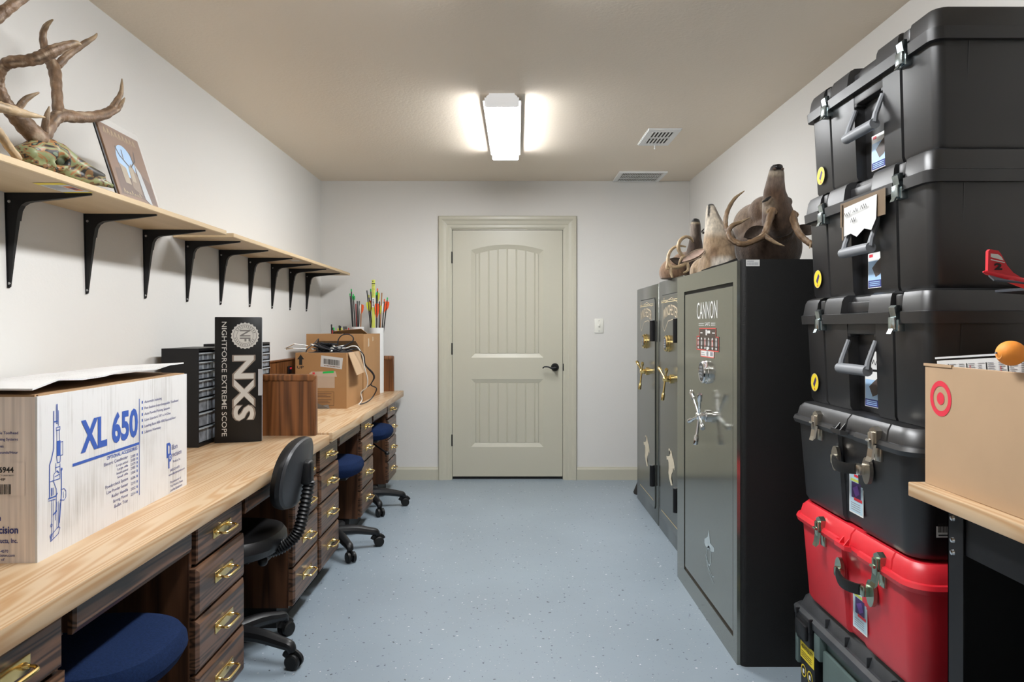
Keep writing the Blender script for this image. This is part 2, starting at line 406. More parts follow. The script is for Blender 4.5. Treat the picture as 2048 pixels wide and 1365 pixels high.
def worn_white_card():
    m = bpy.data.materials.new('white_corrugated'); m.use_nodes = True; nt = m.node_tree; b = nt.nodes['Principled BSDF']; L = nt.links.new
    tc = nd(nt, 'ShaderNodeTexCoord')
    mp = nd(nt, 'ShaderNodeMapping'); mp.inputs['Scale'].default_value = (260, 260, 5); L(tc.outputs['Object'], mp.inputs[0])
    nz = nd(nt, 'ShaderNodeTexNoise'); nz.inputs['Scale'].default_value = 1; nz.inputs['Detail'].default_value = 2; L(mp.outputs[0], nz.inputs['Vector'])
    n2 = nd(nt, 'ShaderNodeTexNoise'); n2.inputs['Scale'].default_value = 7; n2.inputs['Detail'].default_value = 4; L(tc.outputs['Object'], n2.inputs['Vector'])
    mu = nd(nt, 'ShaderNodeMath'); mu.operation = 'MULTIPLY'; L(nz.outputs[0], mu.inputs[0]); L(n2.outputs[0], mu.inputs[1])
    cr = nd(nt, 'ShaderNodeValToRGB'); cr.color_ramp.elements[0].position = 0.25; cr.color_ramp.elements[0].color = (0.74, 0.73, 0.72, 1)
    cr.color_ramp.elements[1].position = 0.46; cr.color_ramp.elements[1].color = (0.50, 0.48, 0.45, 1)
    L(mu.outputs[0], cr.inputs[0]); L(cr.outputs[0], b.inputs['Base Color']); b.inputs['Roughness'].default_value = 0.6
    MATS['white_corrugated'] = m; return m
M_whitecard = worn_white_card()
M_tancard = mat('aged_white_card', (0.84, 0.74, 0.67), 0.65, var=0.18, vscale=1.0, vstretch=(90, 90, 2.5))

def camo_material():
    m = bpy.data.materials.new('camo_skull'); m.use_nodes = True; nt = m.node_tree; b = nt.nodes['Principled BSDF']; L = nt.links.new
    tc = nd(nt, 'ShaderNodeTexCoord')
    mp = nd(nt, 'ShaderNodeMapping'); mp.inputs['Scale'].default_value = (1, 0.55, 1.3); mp.inputs['Rotation'].default_value = (0.4, 0, 0); L(tc.outputs['Object'], mp.inputs[0])
    nz = nd(nt, 'ShaderNodeTexNoise'); nz.inputs['Scale'].default_value = 15; nz.inputs['Detail'].default_value = 2; nz.inputs['Distortion'].default_value = 1.6; L(mp.outputs[0], nz.inputs['Vector'])
    cr = nd(nt, 'ShaderNodeValToRGB'); r = cr.color_ramp; r.interpolation = 'CONSTANT'
    cols = [(0.0, (0.02, 0.02, 0.018)), (0.40, (0.19, 0.10, 0.04)), (0.46, (0.24, 0.27, 0.13)), (0.56, (0.34, 0.16, 0.06)), (0.61, (0.012, 0.014, 0.014)), (0.66, (0.17, 0.22, 0.14))]
    r.elements[0].position = 0; r.elements[0].color = (*cols[0][1], 1); r.elements[1].position = cols[1][0]; r.elements[1].color = (*cols[1][1], 1)
    for p, c in cols[2:]: e = r.elements.new(p); e.color = (*c, 1)
    L(nz.outputs[0], cr.inputs[0]); L(cr.outputs[0], b.inputs['Base Color']); b.inputs['Roughness'].default_value = 0.42
    return m
M_camo = camo_material()
M_lens = mat('lamp_diffuser', (0.9, 0.9, 0.9), 0.4, emit=(0.98, 1.0, 1.02), power=LAMP_POWER)
M_lampbody = mat('lamp_body', (0.62, 0.62, 0.63), 0.4)
M_lampcap = mat('lamp_end_cap', (0.7, 0.7, 0.7), 0.4, emit=(1, 1, 1), power=0.28)
M_lensside = mat('lamp_diffuser_side', (0.9, 0.9, 0.9), 0.4, emit=(0.98, 1.0, 1.02), power=LAMP_POWER * 1.15)
M_clear = mat('clear_film', (0.9, 0.9, 0.9), 0.08, alpha=0.07, spec=0.8)
# ------------------------------------------------------------------ the room
XL, XR, YB, YF, ZC = -1.549, 1.471, 5.943, -0.75, 2.451
T = 0.12
def slab(name, a, b, m): return struct(MB().box(a, b).build(name, m))
slab('floor', (XL - T, YF - T, -0.1), (XR + T, YB + T + 0.2, 0), M_floor)
slab('ceiling', (XL - T, YF - T, ZC), (XR + T, YB + T, ZC + 0.1), M_ceil)
slab('wall_left', (XL - T, YF - T, 0), (XL, YB + T, ZC), M_wall)
slab('wall_right', (XR, YF - T, 0), (XR + T, YB + T, ZC), M_wall)
slab('wall_front', (XL, YF - T, 0), (XR, YF, ZC), M_wall)
DX0, DX1, DZ = -0.471, 0.431, 2.047          # door leaf
w = MB()
w.box((XL, YB, 0), (DX0 - 0.016, YB + T, ZC)); w.box((DX1 + 0.016, YB, 0), (XR, YB + T, ZC)); w.box((DX0 - 0.016, YB, DZ + 0.016), (DX1 + 0.016, YB + T, ZC))
struct(w.build('wall_back', M_wall))
# baseboards
def base_profile(h=0.105, t=0.014): return [(0, 0), (t, 0), (t, h - 0.02), (t * 0.55, h - 0.008), (t * 0.4, h), (0, h)]
def baseboard(name, a, b, nrm):
    mb = MB(); a = Vector(a); b = Vector(b); n = Vector(nrm)
    mb.prism([a + n * p + Vector((0, 0, z)) for p, z in base_profile()], b - a); return struct(mb.build(name, M_trim))
mb = MB()
for xa, xb in ((XL + 0.014, -0.583), (0.530, XR - 0.014)):
    mb.prism([Vector((xa, YB - p, z)) for p, z in base_profile()], (xb - xa, 0, 0))
struct(mb.build('baseboard_back', M_trim))
baseboard('baseboard_left', (XL, YF, 0), (XL, YB, 0), (1, 0, 0))
baseboard('baseboard_right', (XR, YF, 0), (XR, YB, 0), (-1, 0, 0))

# door: casing, jamb, leaf with plank panels, hinges, lever
door = thing('door_1', None, None, ((DX0 + DX1) / 2, YB, 0)); struct(door)
ox = (DX0 + DX1) / 2; hw = (DX1 - DX0) / 2
cas = [(0.0, 0.0), (0.0, 0.009), (0.012, 0.013), (0.030, 0.013), (0.040, 0.017), (0.062, 0.019), (0.078, 0.026), (0.098, 0.026), (0.104, 0.020), (0.104, 0.0)]
ci, ct = hw + 0.010, DZ + 0.010
loops = []
for sx, sz, x, z in ((-1, 0, -ci, 0.0), (-1, 1, -ci, ct), (1, 1, ci, ct), (1, 0, ci, 0.0)):
    loops.append([(x + sx * p, -t, z + sz * p) for p, t in cas])
MB().loft(loops, smooth=False).build('casing', M_trim, door)
jm = MB()
jm.box((-hw - 0.016, 0.0, 0), (-hw - 0.003, T, DZ + 0.016)); jm.box((hw + 0.003, 0.0, 0), (hw + 0.016, T, DZ + 0.016)); jm.box((-hw - 0.003, 0.0, DZ + 0.003), (hw + 0.003, T, DZ + 0.016))
jm.build('jamb', M_trim, door)
leaf = MB(); y0, y1, yr = 0.012, 0.047, 0.024       # face, back, recessed panel plane
zb = 0.024
leaf.box((-hw, yr, zb), (hw, y1, DZ))
PX0, PX1 = -0.300, 0.294
def frame_rect(x0, z0, x1, z1): leaf.box((x0, y0, z0), (x1, yr, z1))
frame_rect(-hw, zb, PX0, DZ); frame_rect(PX1, zb, hw, DZ)
frame_rect(PX0, zb, PX1, 0.266); frame_rect(PX0, 0.824, PX1, 1.000)
def arch(x, top, side, x0, x1):
    t = (x - (x0 + x1) / 2) / ((x1 - x0) / 2); return side + (top - side) * (1 - t * t)
N = 14
xs = [PX0 + (PX1 - PX0) * i / N for i in range(N + 1)]
low = [(x, arch(x, 1.930, 1.885, PX0, PX1)) for x in xs]
leaf.prism([(x, y0, z) for x, z in low] + [(PX1, y0, DZ), (PX0, y0, DZ)], (0, yr - y0, 0))
ins = 0.036
def sticking(outer, inner):
    n = len(outer); vs = [(x, y0, z) for x, z in outer] + [(x, yr - 0.001, z) for x, z in inner]
    leaf.add(vs, [(i, (i + 1) % n, n + (i + 1) % n, n + i) for i in range(n)])
o1 = [(PX0, 1.000), (PX1, 1.000)] + low[::-1]
i1 = [(PX0 + ins, 1.000 + ins), (PX1 - ins, 1.000 + ins)] + [(PX0 + ins + (PX1 - PX0 - 2 * ins) * i / N, arch(PX0 + (PX1 - PX0) * i / N, 1.930, 1.885, PX0, PX1) - ins) for i in range(N, -1, -1)]
sticking(o1, i1)
sticking([(PX0, 0.266), (PX1, 0.266), (PX1, 0.824), (PX0, 0.824)], [(PX0 + ins, 0.266 + ins), (PX1 - ins, 0.266 + ins), (PX1 - ins, 0.824 - ins), (PX0 + ins, 0.824 - ins)])
leaf_o = leaf.build('leaf', M_trim, door)
# planks of the two panels: 7 each, proud of the recessed plane, a groove between
px0, px1 = PX0 + ins, PX1 - ins; edges = [px0, px0 + 0.032] + [px0 + 0.032 + (px1 - px0 - 0.064) * i / 6 for i in range(1, 7)] + [px1]
for z0, top in ((1.0 + ins, None), (0.266 + ins, 0.824 - ins)):
    for a, b in zip(edges, edges[1:]):
        g = 0.0025; a2, b2 = a + g, b - g
        za = top if top else arch(PX0 + (a - px0) / (px1 - px0) * (PX1 - PX0), 1.930, 1.885, PX0, PX1) - ins
        zb2 = top if top else arch(PX0 + (b - px0) / (px1 - px0) * (PX1 - PX0), 1.930, 1.885, PX0, PX1) - ins
        p = MB(); c = 0.004
        p.prism([(a2 - g * 0.8, yr, z0), (a2 + c - g, yr - 0.005, z0), (b2 - c + g, yr - 0.005, z0), (b2 + g * 0.8, yr, z0)], (0, 0, 0.001))
        p = MB(); prof = [(a2 - g * .6, yr), (a2 + c, yr - 0.005), (b2 - c, yr - 0.005), (b2 + g * .6, yr)]
        zz = [za, za + (zb2 - za) * .1, za + (zb2 - za) * .9, zb2]
        p.loft([[(x, y, z0) for x, y in prof], [(x, y, z) for (x, y), z in zip(prof, zz)]], smooth=False)
        p.build('plank', M_trim, leaf_o)
for hz in (1.82, 1.07, 0.32):
    MB().cyl((-hw - 0.006, 0.004, hz - 0.045), (-hw - 0.006, 0.004, hz + 0.045), 0.007, n=10).ball((-hw - 0.006, 0.004, hz + 0.047), 0.006).build('hinge', M_blackmetal, door)
lv = MB(); lx, lz = 0.369 - ox, 0.922
lv.lathe([(0.0, -0.012), (0.022, -0.012), (0.030, -0.004), (0.033, y0)], (lx, 0, lz), 'y', 24)
lv.cyl((lx, -0.012, lz), (lx, -0.055, lz), 0.011)
curve_tube(lv, [(lx + 0.004, -0.055, lz), (lx - 0.03, -0.058, lz - 0.004), (lx - 0.06, -0.056, lz + 0.006), (lx - 0.09, -0.054, lz + 0.006), (lx - 0.103, -0.052, lz - 0.006)], [0.010, 0.0075, 0.006, 0.0055, 0.005], 5, 10)
lv.build('lever_handle', M_blackmetal, door)
MB().rbox((hw + 0.002, -0.002, lz - 0.03), (hw + 0.010, 0.012, lz + 0.03), 0.003).build('strike_plate', M_blackmetal, door)
MB().box((-hw, 0.03, 0.0), (hw, 0.045, 0.024)).build('door_gap_shade', M_black, door)  # black strip put in as the shade of the gap under the leaf

# light switch
sw = thing('light_switch', 'white toggle light switch on the wall right of the door', 'light switch', (0.729, YB, 1.262))
MB().rbox((-0.037, -0.007, -0.059), (0.037, 0, 0.059), 0.003).build('plate', M_cream, sw)
MB().rbox((-0.006, -0.020, -0.004), (0.006, -0.006, 0.014), 0.003).build('toggle', M_cream, sw)
for z in (-0.042, 0.042): MB().lathe([(0.003, -0.0085), (0.004, -0.006)], (0, 0, z), 'y', 10).build('screw', M_steel, sw)
sl = MB().rbox((-0.011, -0.0085, -0.014), (0.011, -0.006, 0.024), 0.001).build('toggle_slot', M_cream, sw)

# ceiling lamps
def ceiling_lamp(loc, label, rz=0.0):
    t = thing('ceiling_lamp', label, 'lamp', loc, rz, 'ceiling lamps')
    L2, W2 = 0.598, 0.086
    MB().rbox((-0.062, -L2 + 0.01, -0.030), (0.062, L2 - 0.01, 0.0), 0.004).rbox((-W2 - 0.013, -L2 + 0.012, -0.0335), (W2 + 0.013, L2 - 0.012, -0.027), 0.002).build('housing', M_lampbody, t)  # rim widened past the lens to keep light off the ceiling
    le = MB(); prof = [(-W2, -0.034), (-W2, -0.054), (-W2 + 0.010, -0.062), (W2 - 0.010, -0.062), (W2, -0.054), (W2, -0.034), (0.060, -0.030), (-0.060, -0.030)]
    le.loft([[(x, -L2 + 0.012, z) for x, z in prof], [(x, L2 - 0.012, z) for x, z in prof]], smooth=False)
    le.m = [0 if i in (1, 2, 3) else 1 for i in range(len(le.m))]       # sides of the lens emit more than its face, for the upper walls
    le.build('diffuser', [M_lens, M_lensside], t)
    for s in (-1, 1):
        e = MB(); ep = [(-0.066, 0.0), (-0.066, -0.006), (-0.080, -0.016), (-0.080, -0.022), (-W2 - 0.003, -0.022), (-W2 - 0.003, -0.060), (-W2 + 0.006, -0.066), (W2 - 0.006, -0.066), (W2 + 0.003, -0.060), (W2 + 0.003, -0.022), (0.080, -0.022), (0.080, -0.016), (0.066, -0.006), (0.066, 0.0)]
        e.prism([(x, s * (L2 - 0.012), z) for x, z in ep], (0, s * 0.022, 0)); e.build('end_cap', M_lampcap, t)
    return t
ceiling_lamp((-0.036, 4.33, ZC), 'long white ceiling lamp glowing in front of the door', R(-0.6))
ceiling_lamp((-0.036, 1.88, ZC), 'long white ceiling lamp overhead at the near end of the room')

# ceiling vents
v1 = thing('air_register', 'small white ceiling register with two banks of dark angled slots', 'vent', (0.938, 4.565, ZC))
a, b_ = 0.098, 0.189
fr = MB(); fi, fj = 0.070, 0.135
for (x0, y0_, x1, y1_) in ((-a, -b_, -fi, b_), (fi, -b_, a, b_), (-fi, -b_, fi, -fj), (-fi, fj, fi, b_), (-fi, -0.012, fi, 0.012)):
    fr.box((x0, y0_, -0.010), (x1, y1_, 0.0))
fr.prism([(-a - 0.004, -b_ - 0.004, 0), (a + 0.004, -b_ - 0.004, 0), (a + 0.004, b_ + 0.004, 0), (-a - 0.004, b_ + 0.004, 0)], (0, 0, -0.004))
fr.build('frame', M_white, v1)
MB().box((-fi, -fj, -0.006), (fi, fj, -0.0045)).build('damper', mat('vent_dark', (0.05, 0.045, 0.04), 0.8), v1)
for bank in (-1, 1):
    for k in range(7):
        x = -fi + 0.005 + k * (2 * fi - 0.01) / 6
        s_ = MB(); ya, yb = (-fj, -0.012) if bank < 0 else (0.012, fj)
        s_.prism([(x - 0.005, ya, -0.012), (x + 0.005, ya, -0.012), (x + 0.007, ya, -0.006), (x - 0.003, ya, -0.006)], (0, yb - ya, 0))
        s_.build('slat', M_white, v1)
MB().cyl((0.01, b_ - 0.01, -0.01), (0.01, b_ - 0.006, -0.03), 0.003, n=8).ball((0.01, b_ - 0.006, -0.032), 0.005).build('damper_lever', M_white, v1)
v2 = thing('return_grille', 'wide white ceiling grille with fine louvers by the back wall', 'vent', (1.027, 5.752, ZC))
a, b_ = 0.186, 0.178; fi, fj = 0.158, 0.150
fr = MB()
for (x0, y0_, x1, y1_) in ((-a, -b_, -fi, b_), (fi, -b_, a, b_), (-fi, -b_, fi, -fj), (-fi, fj, fi, b_), (-fi, -0.054, fi, -0.046), (-fi, 0.046, fi, 0.054)):
    fr.box((x0, y0_, -0.012), (x1, y1_, 0.0))
fr.build('frame', M_white, v2)
MB().box((-fi, -fj, -0.004), (fi, fj, -0.002)).build('backing', mat('grille_dark', (0.16, 0.15, 0.12), 0.8), v2)
lo = MB()
for k in range(24):
    x = -fi + 0.006 + k * (2 * fi - 0.012) / 23
    lo.prism([(x - 0.003, -fj, -0.011), (x + 0.002, -fj, -0.011), (x + 0.004, -fj, -0.004), (x, -fj, -0.004)], (0, 2 * fj, 0))
tag(lo.build('louvers', M_white, v2), kind='stuff')
# ------------------------------------------------------------------ shelves and brackets
ZS = 1.661
for nm, ya, yb, lab in (('shelf_board', 0.80, 3.243, 'pale wooden wall shelf board carrying the antlers, nearer the camera'),
                        ('shelf_board', 3.326, 5.745, 'empty pale wooden wall shelf board nearer the back wall')):
    MB_ = MB().rbox((0, 0, 0), (0.280, yb - ya, 0.020), 0.0025, 1)
    o = MB_.build(nm, M_shelf); o.location = (XL + 0.002, ya, ZS); tag(o, lab, 'shelf', 'wall shelf boards')
    if ya < 1:
        p = Print((0, 0, 0), (0, 1, 0), (1, 0, 0))       # underside sticker, faces down
        p.o = Vector((0.182, 1.27, 0)) + Vector((0, 0, -0.0008)); p.n = Vector((0, 0, -1))
        p.rect(0, 0, 0.155, 0.085, 0); p.rect(0, 0, 0.028, 0.085, 1, 1); p.rect(0.140, 0, 0.155, 0.085, 1, 1)
        for k in range(5): p.rect(0.04 + k * 0.013, 0.008, 0.046 + k * 0.013, 0.05, 2, 1)
        p.rect(0.05, 0.055, 0.12, 0.08, 3, 1); p.rect(0.07, 0.06, 0.10, 0.075, 4, 2)
        p.build('price_sticker', [M_paper, M_pyellow, M_pgrey, M_porange, M_pviolet], o)
    else:
        p = Print((0, 0, 0), (0, 1, 0), (1, 0, 0)); p.o = Vector((0.19, 1.10, -0.0008)); p.n = Vector((0, 0, -1))
        p.rect(0, 0, 0.12, 0.07, 0); p.rect(0.02, 0.01, 0.06, 0.06, 1, 1)
        p.build('price_sticker', [mat('faded_sticker', (0.5, 0.43, 0.33), 0.7), M_psilver], o)
ords = ['nearest', 'second', 'third', 'fourth', 'fifth', 'sixth', 'seventh', 'eighth', 'farthest']
br = None
for i, Y in enumerate((2.237, 2.649, 3.073, 3.471, 3.872, 4.303, 4.709, 5.093, 5.505)):
    lab = ('black metal shelf bracket, %s from the camera of the nine under the wall shelves' % ords[i]) if i not in (0, 8) else \
          ('black metal shelf bracket %s' % ('under the yellow sticker, nearest the camera' if i == 0 else 'under the shelf end nearest the back wall'))
    if br is None:
        br = thing('shelf_bracket', lab, 'bracket', (XL, Y, ZS), 0, 'shelf brackets')
        # stamped L: both legs taper to their tips, fillet in the corner
        wb = MB(); V_ = lambda d, w_, z: [(0.0015, -w_, z), (d, -w_ * 0.8, z), (d, w_ * 0.8, z), (0.0015, w_, z)]
        wb.loft([V_(0.042, 0.014, -0.001), V_(0.034, 0.011, -0.07), V_(0.019, 0.007, -0.19), V_(0.008, 0.004, -0.290)], smooth=False)
        H_ = lambda x, w_, h: [(x, -w_, 0.0), (x, -w_ * 0.8, -h), (x, w_ * 0.8, -h), (x, w_, 0.0)]
        wb.loft([H_(0.002, 0.014, 0.034), H_(0.07, 0.012, 0.027), H_(0.16, 0.009, 0.018), H_(0.258, 0.004, 0.006)], smooth=False)
        fil = [(0.030, -0.024), (0.086, -0.024), (0.062, -0.029), (0.048, -0.038), (0.039, -0.054), (0.034, -0.085)]
        wb.prism([(x, -0.011, z) for x, z in fil], (0, 0.022, 0))
        wb.build('web', M_blackmetal, br)
        fl = MB(); fl.add([(0.0006, -0.018, -0.001), (0.0006, 0.018, -0.001), (0.0006, 0.005, -0.292), (0.0006, -0.005, -0.292), (0.003, -0.018, -0.001), (0.003, 0.018, -0.001), (0.003, 0.006, -0.292), (0.003, -0.006, -0.292)], [(0, 1, 2, 3), (4, 7, 6, 5), (0, 4, 5, 1), (1, 5, 6, 2), (2, 6, 7, 3), (3, 7, 4, 0)])
        fl.build('flange', M_blackmetal, br)
        for z in (-0.027, -0.278):
            s = MB().lathe([(0.0, -0.0155), (0.004, -0.0150), (0.005, -0.012)], (0.012 if z > -0.1 else 0.005, 0.0 if z > -0.1 else 0.0105, z), 'y', 10); s.build('screw', M_steel, br)
    else:
        c = copy_tree(br); c.location = (XL, Y, ZS); c['label'] = lab

# ------------------------------------------------------------------ benches and pedestals
H1, H2, BT = 0.728, 0.738, 0.046
XBF = -0.868
def bench(ya, yb, xf, h, lab):
    o = MB().rbox((0, 0, -BT), (xf - XL - 0.002, yb - ya, 0), 0.0035, 2).build('bench_top', M_pine)
    o.location = (XL + 0.002, ya, h); return tag(o, lab, 'worktop', 'wooden bench tops')
bench(0.90, 3.506, -0.872, H1, 'pale wooden bench top with the white printed box on it')
bench(3.510, 5.86, -0.859, H2, 'pale wooden bench top under the brown cardboard boxes')

def make_drawer(parent, y0, y1, z0, z1, x0, x1, ch, handle=True):
    """chamfered front between y0..y1, z0..z1, standing x0..x1; returns it"""
    d = MB()
    back = [(x0, y0, z0), (x0, y1, z0), (x0, y1, z1), (x0, y0, z1)]
    mid = [(x1 - ch * 0.55, y0, z0), (x1 - ch * 0.55, y1, z0), (x1 - ch * 0.55, y1, z1), (x1 - ch * 0.55, y0, z1)]
    fr = [(x1, y0 + ch, z0 + ch), (x1, y1 - ch, z0 + ch), (x1, y1 - ch, z1 - ch), (x1, y0 + ch, z1 - ch)]
    d.loft([back, mid, fr], smooth=False)
    o = d.build('drawer', M_walnut, parent)
    if handle:
        cy, cz = (y0 + y1) / 2 + 0.005, (z0 + z1) / 2 + 0.004
        p = MB()
        p.rbox((x1 - 0.001, cy - 0.070, cz - 0.016), (x1 + 0.0025, cy + 0.070, cz + 0.016), 0.0016)
        for s in (-1, 1): p.lathe([(0.008, x1), (0.007, x1 + 0.006), (0.004, x1 + 0.012)], (0, cy + s * 0.05, cz), 'x', 12)
        curve_tube(p, [(x1 + 0.004, cy - 0.05, cz), (x1 + 0.014, cy - 0.052, cz), (x1 + 0.027, cy - 0.050, cz - 0.002), (x1 + 0.032, cy - 0.034, cz - 0.003), (x1 + 0.032, cy + 0.034, cz - 0.003), (x1 + 0.027, cy + 0.050, cz - 0.002), (x1 + 0.014, cy + 0.052, cz), (x1 + 0.004, cy + 0.05, cz)], [0.0035, 0.0036, 0.004, 0.0045, 0.0045, 0.004, 0.0036, 0.0035], 4, 8)
        p.build('pull', M_brass, o)
    return o
XD = -0.893            # drawer face plane
ped0 = None
peds = [(1.085, 0.0, 'walnut drawer pedestal at the very edge of the photo, beside the nearest blue stool'),
        (2.060, 0.0, 'walnut four-drawer pedestal between the nearest blue stool and the black chair'),
        (2.985, 0.0, 'walnut four-drawer pedestal just beyond the black chair, under the near bench end'),
        (3.400, 0.0, 'walnut four-drawer pedestal nearest the camera of the three under the far bench'),
        (4.345, 0.01, 'walnut four-drawer pedestal between the two far blue stools'),
        (5.300, 0.01, 'walnut four-drawer pedestal next to the back wall')]
for Y, dz, lab in peds:
    if ped0 is None:
        ped0 = thing('drawer_pedestal', lab, 'cabinet', (XD, Y, 0), 0, 'drawer pedestals under the benches')
        W = 0.378
        bd = MB(); bd.box((-0.60, 0, 0.09), (-0.020, 0.018, 0.682)); bd.box((-0.60, W - 0.018, 0.09), (-0.020, W, 0.682)); bd.box((-0.60, 0.018, 0.09), (-0.030, W - 0.018, 0.682))
        bd.box((-0.024, 0.018, 0.672), (-0.012, W - 0.018, 0.682))
        bd.build('carcass', M_walnut_v, ped0)
        MB().box((-0.58, 0.02, 0.0), (-0.075, W - 0.02, 0.09)).build('plinth', M_black, ped0)
        make_drawer(ped0, 0.018, W - 0.008, 0.567, 0.670, -0.022, -0.004, 0.006)
        for z0, z1 in ((0.416, 0.557), (0.258, 0.408), (0.098, 0.250)):
            make_drawer(ped0, 0.004, W - 0.004, z0, z1, -0.022, 0.004, 0.013)
    else:
        c = copy_tree(ped0); c.location = (XD, Y, dz); c['label'] = lab
        if dz:      # the far bench stands a little higher: shimmed plinth reaches the floor
            for ch in c.children:
                if ch.name.startswith('plinth'): ch.scale = (1, 1, 1.112); ch.location = (0, 0, -dz)
# apron drawers over the kneeholes
for ya, yb, dz, lab in ((1.466, 2.056, 0, 'dark wooden apron drawer above the nearest blue stool'), (2.441, 2.981, 0, 'dark wooden apron drawer above the black chair seat'),
                    (3.782, 4.341, .01, 'dark wooden apron drawer above the middle blue stool'), (4.726, 5.296, .01, 'dark wooden apron drawer above the farthest blue stool')):
    t = thing('apron_drawer', lab, 'drawer', (XD, ya, 0.612 + dz), 0, 'apron drawers over the kneeholes')
    L_ = yb - ya
    d = MB(); ch = 0.012
    d.loft([[(-0.02, 0.03, 0.0), (-0.02, L_ - 0.012, 0.0), (-0.02, L_ - 0.012, 0.06), (-0.02, 0.03, 0.06)], [(-0.010, 0.03, 0.0), (-0.010, L_ - 0.012, 0.0), (-0.010, L_ - 0.012, 0.06), (-0.010, 0.03, 0.06)], [(-0.003, 0.034, 0.012), (-0.003, L_ - 0.016, 0.012), (-0.003, L_ - 0.016, 0.06), (-0.003, 0.034, 0.06)]], smooth=False)
    d.build('drawer_front', M_walnut, t)
    b = MB(); b.box((-0.50, 0.03, 0.004), (-0.02, L_ - 0.03, 0.055)); b.box((-0.10, 0.0, 0.0), (-0.03, 0.03, 0.0695)); b.box((-0.10, L_ - 0.03, 0.0), (-0.03, L_, 0.0695)); b.build('drawer_box', M_walnut_v, t)
    if ya < 2:
        k = MB(); k.rbox((-0.16, L_ - 0.0295, -0.055), (-0.10, L_ - 0.0265, 0.003), 0.001); k.rbox((-0.16, L_ - 0.08, -0.006), (-0.10, L_ - 0.028, 0.003), 0.001); k.build('slide_bracket', M_steel, t)
# wooden carrel on the far bench
cz = 1.022
car = thing('desk_carrel', 'dark oak carrel with low side panels standing on the far bench', 'desk divider', (XL, 3.5, H2))
def carrel_panel(name, y0, y1, z0):
    p = MB(); xf = -0.93 - XL; zt = cz - H2
    p.box((0.02, y0, z0), (xf - 0.012, y1, zt - 0.03)); o = p.build(name, M_oak, car)
    c = MB(); c.rbox((0.02, y0 - 0.006, zt - 0.034), (xf, y1 + 0.006, zt), 0.010, 3); c.rbox((xf - 0.014, y0 - 0.004, z0), (xf, y1 + 0.004, zt - 0.02), 0.004, 2); c.build('moulding', M_oak, o)
carrel_panel('side_panel', -0.026, 0.004, H1 - H2)
carrel_panel('side_panel', 2.300, 2.330, 0.0)
bp = MB().box((0.002, 0.012, 0.0), (0.020, 2.30, cz - H2)).build('back_panel', M_oak, car)
MB().rbox((0.0, 0.012, cz - H2), (0.03, 2.30, cz - H2 + 0.012), 0.004).build('moulding', M_oak, bp)
rd = MB(); rd.rbox((0.021, 1.47, 0.19), (0.035, 1.54, 0.245), 0.006); rd.rbox((0.035, 1.485, 0.222), (0.037, 1.525, 0.235), 0.001, 1, 1)
rd.build('outlet_box', [M_blackmetal, M_pred], car)

# ------------------------------------------------------------------ chairs
def chair_base(t, ang0, Rb=0.27, zc=0.0):
    b = MB(); b.lathe([(0.045, 0.075), (0.050, 0.095), (0.045, 0.125), (0.032, 0.14)], n=18)
    b.build('hub', M_chairblack, t)
    for k in range(5):
        a = R(ang0 + 72 * k); d = Vector((math.cos(a), math.sin(a), 0))
        arm = MB(); P = [d * 0.02 + Vector((0, 0, 0.108)), d * 0.13 + Vector((0, 0, 0.105)), d * (Rb - 0.03) + Vector((0, 0, 0.088)), d * (Rb + 0.002) + Vector((0, 0, 0.080)), d * (Rb + 0.012) + Vector((0, 0, 0.060))]
        arm.tube(catmull(P, 3), lerps([0.033, 0.029, 0.024, 0.022, 0.016], 13), 10, 0, True, True, 0.9)
        ao = arm.build('leg', M_chairblack, t)
        ca = MB(); side = Vector((-d.y, d.x, 0)); c0 = d * (Rb + 0.006) + Vector((0, 0, 0.028))
        off = d * 0.012
        for s in (-1, 1):
            w0 = c0 + off + side * (s * 0.008); w1 = c0 + off + side * (s * 0.025)
            ca.tube([w0, w0 + (w1 - w0) * 0.8, w1], [0.028, 0.028, 0.023], 18)
        ca.cyl(c0 + off - side * 0.01, c0 + off + side * 0.01, 0.014); ca.cyl(c0 + Vector((0, 0, 0.0)), c0 + Vector((0, 0, 0.05)), 0.010, n=10)
        hood = [c0 + off * 0.6 + d * (0.031 * math.cos(q)) + Vector((0, 0, 0.031 * math.sin(q))) for q in [R(20 + 14 * j) for j in range(11)]]
        ca.tube(hood, 0.007, 8, 0, True, True, 2.2)
        ca.build('caster', M_rubber, ao)
def seat_loops(rx, ry, h, n=40, sq=2.5):
    def ring(s, z, dome=0):
        out = []
        for k in range(n):
            a = 2 * math.pi * k / n; c, q = math.cos(a), math.sin(a)
            x = abs(c) ** (2 / sq) * math.copysign(1, c); y = abs(q) ** (2 / sq) * math.copysign(1, q)
            out.append((rx * s * x, ry * s * y, z))
        return out
    return [ring(0.80, -0.012), ring(0.93, 0.0), ring(1.0, h * 0.35), ring(0.99, h * 0.62), ring(0.93, h * 0.86), ring(0.80, h * 0.97), ring(0.45, h * 1.0), ring(0.1, h * 0.985)]
